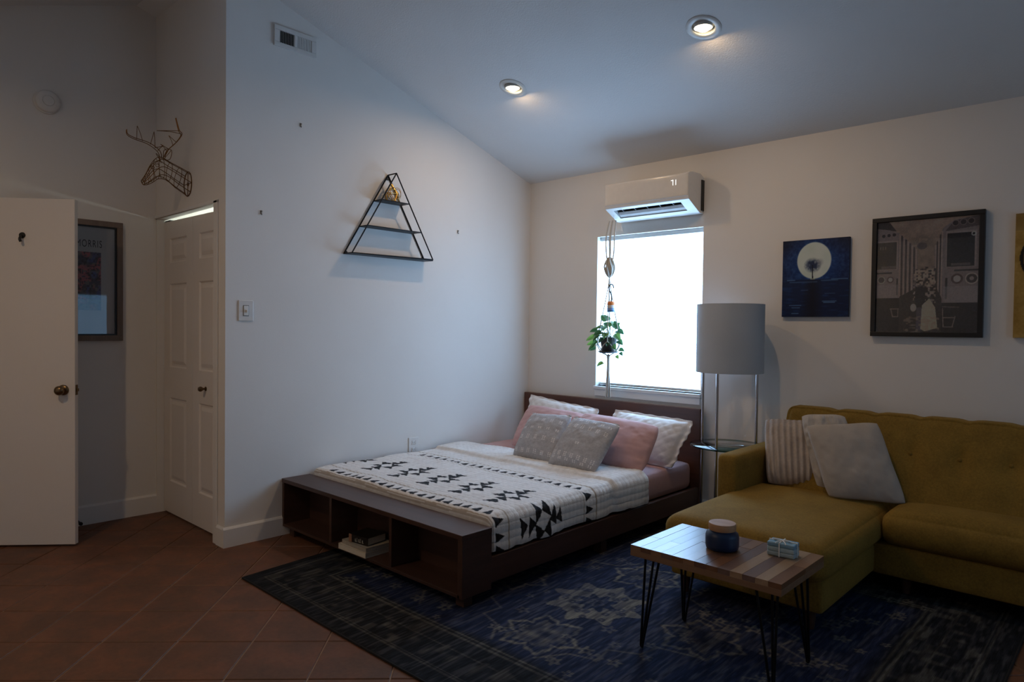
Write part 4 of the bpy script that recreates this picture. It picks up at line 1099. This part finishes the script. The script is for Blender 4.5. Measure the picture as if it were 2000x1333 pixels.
cv = Canvas(270, 340, (132, 112, 92))
cv.put(np.clip((.33-cv.V)*3, 0, 1), (158, 132, 112), .8); cv.grain(22, 30, 24, 61)
cv.poly([(0, 0), (.12, 0), (.20, .09), (0, .06)], (58, 46, 42))
hl_n = vnoise(340, 270, 40, 32, 66); cv.put(np.clip(1.2-np.hypot((cv.U-.47)/.14, (cv.V-.20)/.07), 0, 1)*(hl_n > .35), (110, 92, 74), .8); cv.ell(.46, .235, .05, .03, (66, 56, 62), .7)
cv.poly([(.22, .10), (.42, .28), (.42, .66), (.28, .86), (.22, .86)], (118, 100, 96))          # left train flank
cv.poly([(.66, .09), (.58, .26), (.58, .64), (.66, .88)], (110, 94, 90))
for k in range(9):
    u = .235+k*.021; cv.line(u, .12+.018*k, u+.004, .84-.02*k, .006, (52, 40, 42) if k % 2 else (160, 142, 132), .8)
for k in range(5):
    u = .652-k*.015; cv.line(u, .12+.03*k, u-.002, .86-.03*k, .006, (58, 46, 46) if k % 2 else (156, 138, 126), .8)
cv.poly([(0, .055), (.13, .075), (.22, .105), (.235, .70), (0, .70)], (128, 114, 112))            # left cab
cv.rect(0, .17, .215, .435, (168, 152, 146), .6); cv.rect(0, .185, .205, .43, (42, 36, 38)); cv.rect(.05, .40, .20, .425, (120, 108, 104), .7)
for k in range(3): cv.ell(.065+.055*k, .125-.003*k, .021, .017, (46, 36, 38)); cv.ring(.065+.055*k, .125-.003*k, .021, .017, (150, 132, 128), .15, .6)
for k, u in enumerate((.03, .055, .08)): cv.rect(u, .225, u+.012, .25, (120, 108, 104), .8)
cv.rect(0, .455, .16, .47, (50, 42, 42)); cv.ell(.05, .525, .036, .03, (70, 60, 62)); cv.ring(.05, .525, .036, .03, (168, 152, 144), .14); cv.ell(.145, .525, .036, .03, (96, 70, 66)); cv.ell(.145, .525, .022, .019, (214, 190, 176))
cv.line(.215, .52, .215, .66, .006, (44, 40, 42)); cv.rect(0, .57, .225, .69, (140, 134, 136), .5)
cv.rect(0, .69, .24, 1, (34, 27, 27)); cv.line(.15, .79, .235, .79, .004, (118, 104, 98)); cv.line(.155, .79, .175, .86, .004, (118, 104, 98)); cv.line(.175, .86, .23, .86, .004, (118, 104, 98)); cv.line(.23, .79, .23, .86, .004, (118, 104, 98))
cv.poly([(.66, .09), (.76, .03), (1, 0), (1, .76), (.66, .74)], (122, 110, 110))                   # right cab
cv.poly([(.66, .0), (.94, .0), (.76, .03), (.66, .09)], (150, 126, 108)); cv.poly([(.76, .035), (1, 0), (1, .09), (.68, .12)], (66, 54, 54), .7)
for k in range(3): cv.ell(.775+.072*k, .055-.004*k, .030, .024, (48, 38, 40)); cv.ring(.775+.072*k, .055-.004*k, .030, .024, (140, 118, 116), .14, .7)
cv.rect(.69, .125, .975, .435, (150, 138, 134), .6); cv.rect(.70, .14, .955, .428, (30, 25, 26)); cv.rect(.74, .40, .92, .422, (112, 104, 102), .7); cv.ring(.945, .155, .018, .015, (176, 160, 152), .35)
cv.rect(.77, .455, 1, .472, (44, 38, 38)); cv.ell(.80, .535, .056, .044, (84, 62, 60)); cv.ell(.80, .535, .034, .028, (224, 204, 190)); cv.ell(.935, .535, .056, .044, (66, 58, 60)); cv.ring(.935, .535, .056, .044, (160, 146, 140), .12); cv.ell(.935, .535, .02, .017, (140, 130, 128))
cv.line(.70, .53, .70, .70, .008, (40, 36, 38)); cv.rect(.675, .60, 1, .735, (136, 134, 138), .6)
cv.rect(.66, .74, 1, 1, (36, 29, 28)); cv.line(.67, .775, .82, .78, .004, (96, 84, 80)); cv.line(.67, .87, .78, .87, .004, (120, 106, 100)); cv.line(.68, .95, .77, .95, .004, (120, 106, 100)); cv.line(.67, .79, .68, .95, .004, (120, 106, 100)); cv.line(.79, .86, .765, .95, .004, (120, 106, 100))
cv.poly([(.24, .68), (.42, .60), (.60, .60), (.66, .70), (.66, 1), (.24, 1)], (54, 44, 40))         # crowd on the platform
cw = vnoise(340, 270, 70, 60, 67); cv.put(((cv.V > .44)&(cv.V < .74)&(cv.U > .38)&(cv.U < .60))*np.clip((cw-.45)*4, 0, 1), (170, 152, 136), .8); cv.put(((cv.V > .42)&(cv.V < .78)&(cv.U > .40)&(cv.U < .60))*np.clip((.45-cw)*4, 0, 1), (34, 27, 28), .9)
cv.rect(.40, .60, .50, .80, (40, 34, 36)); cv.ell(.385, .78, .030, .035, (166, 160, 160)); cv.rect(.415, .78, .465, .985, (74, 68, 82))
cv.poly([(.47, .76), (.54, .70), (.60, .78), (.625, .96), (.50, .99), (.46, .97)], (176, 152, 124)); cv.put(((cv.V > .86)&(cv.U > .29)&(cv.U < .64))*np.clip((vnoise(340, 270, 80, 40, 68)-.5)*4, 0, 1), (150, 128, 100), .6)
cv.grain(16, 120, 100, 69)
cv.a = np.clip(255*(cv.a/255)**.95*1.62, 0, 255); lum_ = cv.a.mean(2, keepdims=True); cv.a = lum_*.45*np.array([1.04, .99, .95])+cv.a*.55
fr = empty('framed_photograph', (3.03, -.02, 1.30), 'large black-framed sepia photograph of two trains and a crowd', 'picture')
FX0, FX1, FZ0, FZ1 = 2.748, 3.306, 1.297, 1.992
FW = .026
fb = NB(); box(fb, FX0, FX1, -.032, -.001, FZ1-FW, FZ1, .002); box(fb, FX0, FX1, -.032, -.001, FZ0, FZ0+FW, .002); box(fb, FX0, FX0+FW, -.032, -.001, FZ0+FW, FZ1-FW, .002); box(fb, FX1-FW, FX1, -.032, -.001, FZ0+FW, FZ1-FW, .002)
put('frame', fb, M['frame_black'], fr)
picture_back('photo_print', cv, FX0+FW, FX1-FW, FZ0+FW, FZ1-FW, -.012, M['print'], fr)
put('glass_pane', bbox(FX0+FW, FX1-FW, -.020, -.018, FZ0+FW, FZ1-FW), M['glass'], fr)

cv = Canvas(140, 180, (168, 132, 62)); cv.grain(30, 14, 10, 71); cv.grain(18, 80, 60, 72)
cv.put((cv.V < .14).astype(float), (130, 104, 56), .5)
cv.ring(.5, .36, .44, .27, (34, 28, 22), .035); cv.ell(.5, .36, .40, .245, (62, 52, 40), .85); cv.ring(.5, .36, .30, .185, (150, 120, 66), .03)
for k in range(28):
    a = k*2*PI/28; cv.line(.5+.35*math.cos(a), .36+.215*math.sin(a), .5+.385*math.cos(a+.06), .36+.235*math.sin(a+.06), .005, (160, 130, 74), .9)
q3 = empty('emblem_panel', (3.69, -.02, 1.298), 'ochre panel with a dark round emblem, cut by the right edge', 'picture')
put('panel_board', bbox(3.438, 3.94, -.022, -.001, 1.300, 1.952, .0015), plain('ochre_board', (150, 116, 52), .6), q3)
picture_back('panel_print', cv, 3.4385, 3.9395, 1.3005, 1.9515, -.0226, M['canvas'], q3)

# ================================================================== POSTER ON THE FAR WALL
po = empty('framed_poster', (XF+.02, -3.2, 1.2), 'taupe-framed art poster half hidden behind the open door', 'picture')
GY0, GY1, GZ0, GZ1 = -3.52, -2.896, 1.203, 1.990
def boxx(bm, a0, a1, z0, z1, h0, h1, bev=0): return box(bm, XF+h0, XF+h1, a0, a1, z0, z1, bev)
fb = NB(); w_ = .036
boxx(fb, GY0, GY1, GZ1-w_, GZ1, .001, .026, .002); boxx(fb, GY0, GY1, GZ0, GZ0+w_, .001, .026, .002); boxx(fb, GY0, GY0+w_, GZ0+w_, GZ1-w_, .001, .026, .002); boxx(fb, GY1-w_, GY1, GZ0+w_, GZ1-w_, .001, .026, .002)
put('frame', fb, M['frame_taupe'], po)
fb = NB(); i_ = w_+.010
for a in ((GY0+w_, GY1-w_, GZ1-i_, GZ1-w_), (GY0+w_, GY1-w_, GZ0+w_, GZ0+i_), (GY0+w_, GY0+i_, GZ0+i_, GZ1-i_), (GY1-i_, GY1-w_, GZ0+i_, GZ1-i_)): boxx(fb, *a, .001, .017)
put('inner_lip', fb, M['frame_black'], po)
cv = Canvas(220, 290, (205, 200, 196))
u1 = ((-3.024)-(GY0+i_))/((GY1-i_)-(GY0+i_)); v0 = ((GZ1-i_)-1.782)/((GZ1-i_)-(GZ0+i_)); v1 = ((GZ1-i_)-1.404)/((GZ1-i_)-(GZ0+i_))
pn = vnoise(290, 220, 38, 30, 81); pn2 = vnoise(290, 220, 16, 13, 82); pn3 = vnoise(290, 220, 60, 48, 83)
inside = ((cv.U > .12)&(cv.U < u1)&(cv.V > v0)&(cv.V < v1)).astype(float)
cv.put(inside, (58, 50, 62)); cv.put(inside*np.clip((pn-.5)*5, 0, 1), (96, 84, 82), .8); cv.put(inside*np.clip((pn2-.52)*6, 0, 1)*(pn3 > .3), (140, 70, 76), .9)
cv.put(inside*np.clip((.45-pn2)*5, 0, 1)*(cv.U > u1-.16), (62, 62, 104), .8); cv.put(inside*np.clip((pn3-.62)*6, 0, 1), (34, 28, 32), .8); cv.put(inside*(cv.V > v1-.10), (88, 96, 104), .6)
cv.a = np.where(inside[..., None] > .5, np.clip(cv.a*1.45, 0, 255), cv.a)
Yg, Zg = np.meshgrid(np.linspace(GY0+i_, GY1-i_, cv.w), np.linspace(GZ1-i_, GZ0+i_, cv.h))
Pp = np.stack([np.full_like(Yg, XF+.008), Yg, Zg], -1)
put('poster_print', gridmesh('poster_print', Pp[::-1], cv.lin()[::-1]), M['print'], po)
fc = bpy.data.curves.new('title', 'FONT'); fc.body = 'MORRIS'; fc.size = .066; fc.space_character = 1.22; fc.extrude = 0; fc.align_x = 'RIGHT'
fo = bpy.data.objects.new('title_tmp', fc); COL.objects.link(fo); bpy.context.view_layer.update()
dgp = bpy.context.evaluated_depsgraph_get(); tme = bpy.data.meshes.new_from_object(fo.evaluated_get(dgp)); bpy.data.objects.remove(fo)
co = np.empty(len(tme.vertices)*3, 'f'); tme.vertices.foreach_get('co', co); co = co.reshape(-1, 3)
out = np.stack([np.full(len(co), XF+.0088), -3.018+(co[:, 0]-co[:, 0].max())*.56, 1.814+co[:, 1]*1.02], -1)
tme.vertices.foreach_set('co', out.astype('f').ravel()); tme.update()
put('title_lettering', tme, plain('dark_ink', (34, 30, 30), .7), po)
put('glass_pane', bbox(XF+.013, XF+.015, GY0+w_, GY1-w_, GZ0+w_, GZ1-w_), M['glass'], po)

# smoke alarm
sa = empty('smoke_alarm', (XF, -3.322, 2.695), 'round white smoke alarm high on the far wall', 'smoke alarm')
SAC = (XF, -3.322, 2.695)
put('base', lathe(NB(), [(.074, 0), (.074, .012), (.070, .014), (0, .014)], SAC, 40, (1, 0, 0)), M['white_plastic'], sa, True)
put('cover', lathe(NB(), [(.067, .014), (.067, .030), (.060, .038), (.034, .041), (.033, .038), (.030, .038), (.029, .043), (0, .044)], SAC, 40, (1, 0, 0)), M['white_plastic'], sa, True)
vb = NB()
for k in range(9):
    a = -.2-k*.10; tube(vb, [Vector(SAC)+Vector((.036, .050*math.cos(a), .050*math.sin(a))), Vector(SAC)+Vector((.036, .058*math.cos(a), .058*math.sin(a)))], .0022, 6)
put('sounder_slots', vb, plain('grey_slots', (90, 88, 86), .7), sa)

# ================================================================== LEFT WALL ITEMS
# triangular wire shelf
ts_ = empty('triangle_shelf', (.055, -1.53, 1.80), 'black metal triangular wall shelf with three tiers', 'shelf')
ap, bl_, br_ = Vector((0, -1.522, 2.389)), Vector((0, -1.880, 1.806)), Vector((0, -1.186, 1.814)); DPT = .102
def tri_frame(x):
    bm = NB()
    for a, b in ((ap, bl_), (ap, br_), (bl_, br_)):
        tube(bm, [Vector((x, a.y, a.z)), Vector((x, b.y, b.z))], .0046, 6)
    for a in (ap, bl_, br_): bmesh.ops.create_uvsphere(bm, u_segments=8, v_segments=6, radius=.0046, matrix=Matrix.Translation((x, a.y, a.z)))
    return bm
put('back_frame', tri_frame(.006), M['black_metal'], ts_, True); put('front_frame', tri_frame(DPT), M['black_metal'], ts_, True)
put('top_strut', tube(NB(), [Vector((.006, ap.y, ap.z)), Vector((DPT, ap.y, ap.z))], .0046, 6), M['black_metal'], ts_, True)
def edge_y(z, a, b): return a.y+(b.y-a.y)*(a.z-z)/(a.z-b.z)
for z in (1.806, 2.000, 2.190):
    yl, yr = edge_y(z, ap, bl_), edge_y(z+.004, ap, br_)
    put('tier', bbox(.004, DPT+.002, yl, yr, z-.003, z+.004, .001), M['black_metal'], ts_)
for a, sy in ((ap, 0), (bl_, 1), (br_, -1)):
    b_ = NB(); yy = a.y+sy*.022; zz_ = a.z-.035 if sy == 0 else a.z+.020
    prism(b_, [(a.y, a.z), (a.y+(sy*.04 if sy else .022), a.z if sy else a.z-.036), (a.y+(sy*.016 if sy else -.022), a.z+.028 if sy else a.z-.036)], 0, .001, .004)
    put('bracket', b_, M['black'], ts_)
gw = NB(); GC = Vector((.056, -1.525, 2.194))
rgk = random.Random(9)
cpts = [Vector((.034*math.cos(k*2*PI/5), .056*math.sin(k*2*PI/5), .004)) for k in range(5)]; mp = [Vector((.026*math.cos(k*2*PI/5+.6), .050*math.sin(k*2*PI/5+.6), .060)) for k in range(5)]; tp = Vector((0, -.006, .128))
for k in range(5):
    for a, b in ((cpts[k], cpts[(k+1) % 5]), (cpts[k], mp[k]), (cpts[(k+1) % 5], mp[k]), (mp[k], mp[(k+1) % 5]), (mp[k], tp)): tube(gw, [GC+a, GC+b], .0028, 6)
for k in range(7):
    a0 = k*.8; tube(gw, [GC+Vector((.024*math.cos(t+a0)*.9, .046*math.cos(t), .046+.008*(k % 3)+.040*math.sin(t))) for t in [i*PI/10 for i in range(20)]], .0018, 6, closed=True)
for k in range(2):
    tube(gw, [GC+Vector((.01, .040+.030*math.cos(t), .058+.036*math.sin(t)+.01*k)) for t in [i*PI/10 for i in range(20)]], .0018, 6, closed=True)
put('wire_ornament', gw, M['gold'], smooth=True, label='tangled gold wire ornament on the top tier of the triangle shelf', cat='ornament')

# air vent grille
vg = empty('air_vent', (0, -2.24, 3.1), 'white rectangular air vent high on the left wall', 'vent')
VY0, VY1, VZ0, VZ1 = -2.386, -2.098, 3.040, 3.168
fb = NB()
for (a, b, c_, d) in ((VY0, VY1, VZ1-.028, VZ1), (VY0, VY1, VZ0, VZ0+.026), (VY0, VY0+.036, VZ0+.026, VZ1-.028), (VY1-.034, VY1, VZ0+.026, VZ1-.028), (-2.252, -2.236, VZ0+.026, VZ1-.028)): box(fb, .001, .012, a, b, c_, d, .002)
put('grille_frame', fb, M['white_metal'], vg)
put('duct_back', bbox(.0005, .0025, VY0+.02, VY1-.02, VZ0+.02, VZ1-.02), M['dark'], vg)
fin = None
for side, (a, b, rot) in enumerate(((VY0+.036, -2.252, 1.15), (-2.236, VY1-.034, .25))):
    for k in range(9):
        yy = a+(b-a)*(k+.5)/9
        fbm = bbox(-.0008, .0008, -.0062, .0062, VZ0+.026, VZ1-.028)
        for v_ in fbm.verts:
            c_, s_ = math.cos(rot if side == 0 else -1.25+PI/2*0), math.sin(rot if side == 0 else -1.25)
            x_, y_ = v_.co.x, v_.co.y
            if side == 0: v_.co.x, v_.co.y = .0066+y_*.80, yy-y_*.46+x_*.9
            else: v_.co.x, v_.co.y = .0075-y_*.30+x_*.8, yy+y_*.92+x_*.2
        put('fin', fbm, M['white_metal'], vg)

# switch, outlet, hooks
sw = empty('light_switch', (0, -2.557, 1.405), 'white light switch plate on the left wall near its corner', 'light switch')
put('switch_plate', bbox(.0005, .007, -2.603, -2.511, 1.343, 1.467, .003), M['white_plastic'], sw)
put('switch_recess', bbox(.0068, .0078, -2.576, -2.540, 1.372, 1.438), plain('switch_shadow_gap', (120, 118, 116), .6), sw)
put('rocker', bbox(.007, .011, -2.573, -2.543, 1.376, 1.434, .002), M['white_plastic'], sw)
put('toggle', bbox(.0105, .022, -2.560, -2.553, 1.394, 1.410, .002), M['white_plastic'], sw)
ol_ = empty('wall_outlet', (0, -1.27, .43), 'white power outlet on the left wall just above the bed', 'outlet')
put('outlet_plate', bbox(.0005, .007, -1.318, -1.228, .370, .500, .003), M['white_plastic'], ol_)
for z in (.409, .461):
    r_ = put('receptacle', bbox(.0065, .0092, -1.290, -1.256, z-.016, z+.016, .004), M['white_plastic'], ol_)
    sb2 = NB(); box(sb2, .0090, .0096, -1.281, -1.279, z-.004, z+.008); box(sb2, .0090, .0096, -1.268, -1.266, z-.004, z+.008); box(sb2, .0090, .0096, -1.275, -1.271, z-.012, z-.008)
    put('slots', sb2, M['black'], r_)
for (y, z, lb_) in ((-2.462, 2.004, 'small metal picture hook left of the triangle shelf'), (-.849, 2.062, 'small metal picture hook right of the triangle shelf'), (-2.201, 2.590, 'small metal picture hook above and left of the triangle shelf')):
    hb = NB(); box(hb, .0005, .003, y-.005, y+.005, z-.010, z+.014, .001); tube(hb, spline([(.003, y, z-.006), (.009, y, z-.014), (.012, y, z-.008)], 4), .002, 6); lathe(hb, [(0, .008), (.004, .008), (.004, 0)], (.002, y, z+.008), 10, (1, 0, 0))
    put('picture_hook', hb, plain('steel_hook', (120, 118, 112), .4, .8), label=lb_, cat='hook')

# ================================================================== WIRE DEER HEAD
dh = empty('deer_head', (-.54, YC, 2.215), 'bronze wire deer head mounted above the closet door', 'wall decoration')
CXD = -.54
wire = NB()
def dline(pts, r=.0022, cl=False): tube(wire, spline(pts, 5, cl), r, 6, closed=cl)
# neck to muzzle cross-sections: (y, z, half width x, half height along local vertical, tilt)
ringsD = [((-2.682, 2.292), (-2.684, 2.137), .060), ((-2.732, 2.312), (-2.756, 2.178), .055), ((-2.790, 2.333), (-2.802, 2.212), .049), ((-2.843, 2.356), (-2.835, 2.222), .045),
          ((-2.878, 2.338), (-2.864, 2.216), .045), ((-2.908, 2.292), (-2.892, 2.192), .037), ((-2.932, 2.238), (-2.920, 2.174), .027), ((-2.955, 2.196), (-2.940, 2.168), .019)]
def dring(tp_, bt_, hw, k, N=8):
    a = k*2*PI/N; c_, s_ = math.cos(a), math.sin(a)
    return Vector((CXD+hw*s_, (tp_[0]+bt_[0])/2+(tp_[0]-bt_[0])/2*c_, (tp_[1]+bt_[1])/2+(tp_[1]-bt_[1])/2*c_))
N = 8
for i, rg_ in enumerate(ringsD):
    dline([dring(*rg_, k) for k in range(N)], .0030 if i in (0, 7) else .0017, True)
for k in range(N): dline([dring(*rg_, k) for rg_ in ringsD], .0022)
for q in ((0, .4), (2, .9)): dline([dring(*ringsD[0], q[0]), dring(*ringsD[0], q[0]+4)], .002)
put('head_cage', wire, M['bronze'], dh, True)
for sx in (-1, 1):
    ew = NB(); e0 = Vector((CXD+sx*.030, -2.838, 2.340)); e1 = Vector((CXD+sx*.105, -2.822, 2.385))
    mid_ = (e0+e1)/2
    tube(ew, spline([e0, mid_+Vector((sx*.0, -.02, .024)), e1, mid_+Vector((sx*.004, .012, -.026))], 5, True), .0020, 6, closed=True); tube(ew, [e0, e1], .0016, 6)
    put('ear', ew, M['bronze'], dh, True)
    yw = NB(); tube(yw, [Vector((CXD+sx*.041, -2.880+.011*math.cos(t), 2.292+.009*math.sin(t))) for t in [i*PI/6 for i in range(12)]], .0018, 6, closed=True); put('eye', yw, M['bronze'], dh, True)
an = NB()
def antler(main, tines):
    bm = NB(); off = Vector((.006, .004, .006))
    for s_ in (-1, 1): tube(bm, spline([Vector(p)+off*s_*(1-.8*i/(len(main)-1)) for i, p in enumerate(main)], 6), .0024, 6)
    for b0, b1, tp_ in tines:
        tube(bm, spline([b0, (Vector(b0)+Vector(tp_))/2+Vector((.003, 0, .004)), tp_], 4), .0018, 6); tube(bm, spline([b1, tp_], 4), .0018, 6)
    return bm
put('antler', antler([(-.565, -2.838, 2.345), (-.60, -2.835, 2.400), (-.645, -2.880, 2.450), (-.68, -2.955, 2.475), (-.69, -2.988, 2.494), (-.69, -2.993, 2.522)],
    [((-.66, -2.91, 2.462), (-.675, -2.94, 2.470), (-.68, -2.935, 2.555)), ((-.62, -2.852, 2.425), (-.64, -2.872, 2.445), (-.64, -2.850, 2.530)), ((-.605, -2.842, 2.405), (-.62, -2.852, 2.425), (-.60, -2.812, 2.440))]), M['bronze'], dh, True)
put('antler', antler([(-.515, -2.838, 2.345), (-.49, -2.822, 2.395), (-.455, -2.785, 2.445), (-.43, -2.765, 2.490), (-.43, -2.780, 2.515), (-.44, -2.795, 2.588)],
    [((-.43, -2.768, 2.495), (-.43, -2.778, 2.512), (-.44, -2.905, 2.487)), ((-.47, -2.80, 2.425), (-.455, -2.787, 2.445), (-.47, -2.825, 2.480)), ((-.495, -2.826, 2.385), (-.485, -2.818, 2.40), (-.50, -2.862, 2.425))]), M['bronze'], dh, True)
put('wall_plate', lathe(NB(), [(0, .004), (.012, .004), (.012, 0)], (CXD, YC, 2.213), 14, (0, -1, 0)), M['bronze'], dh, True)
dline = None
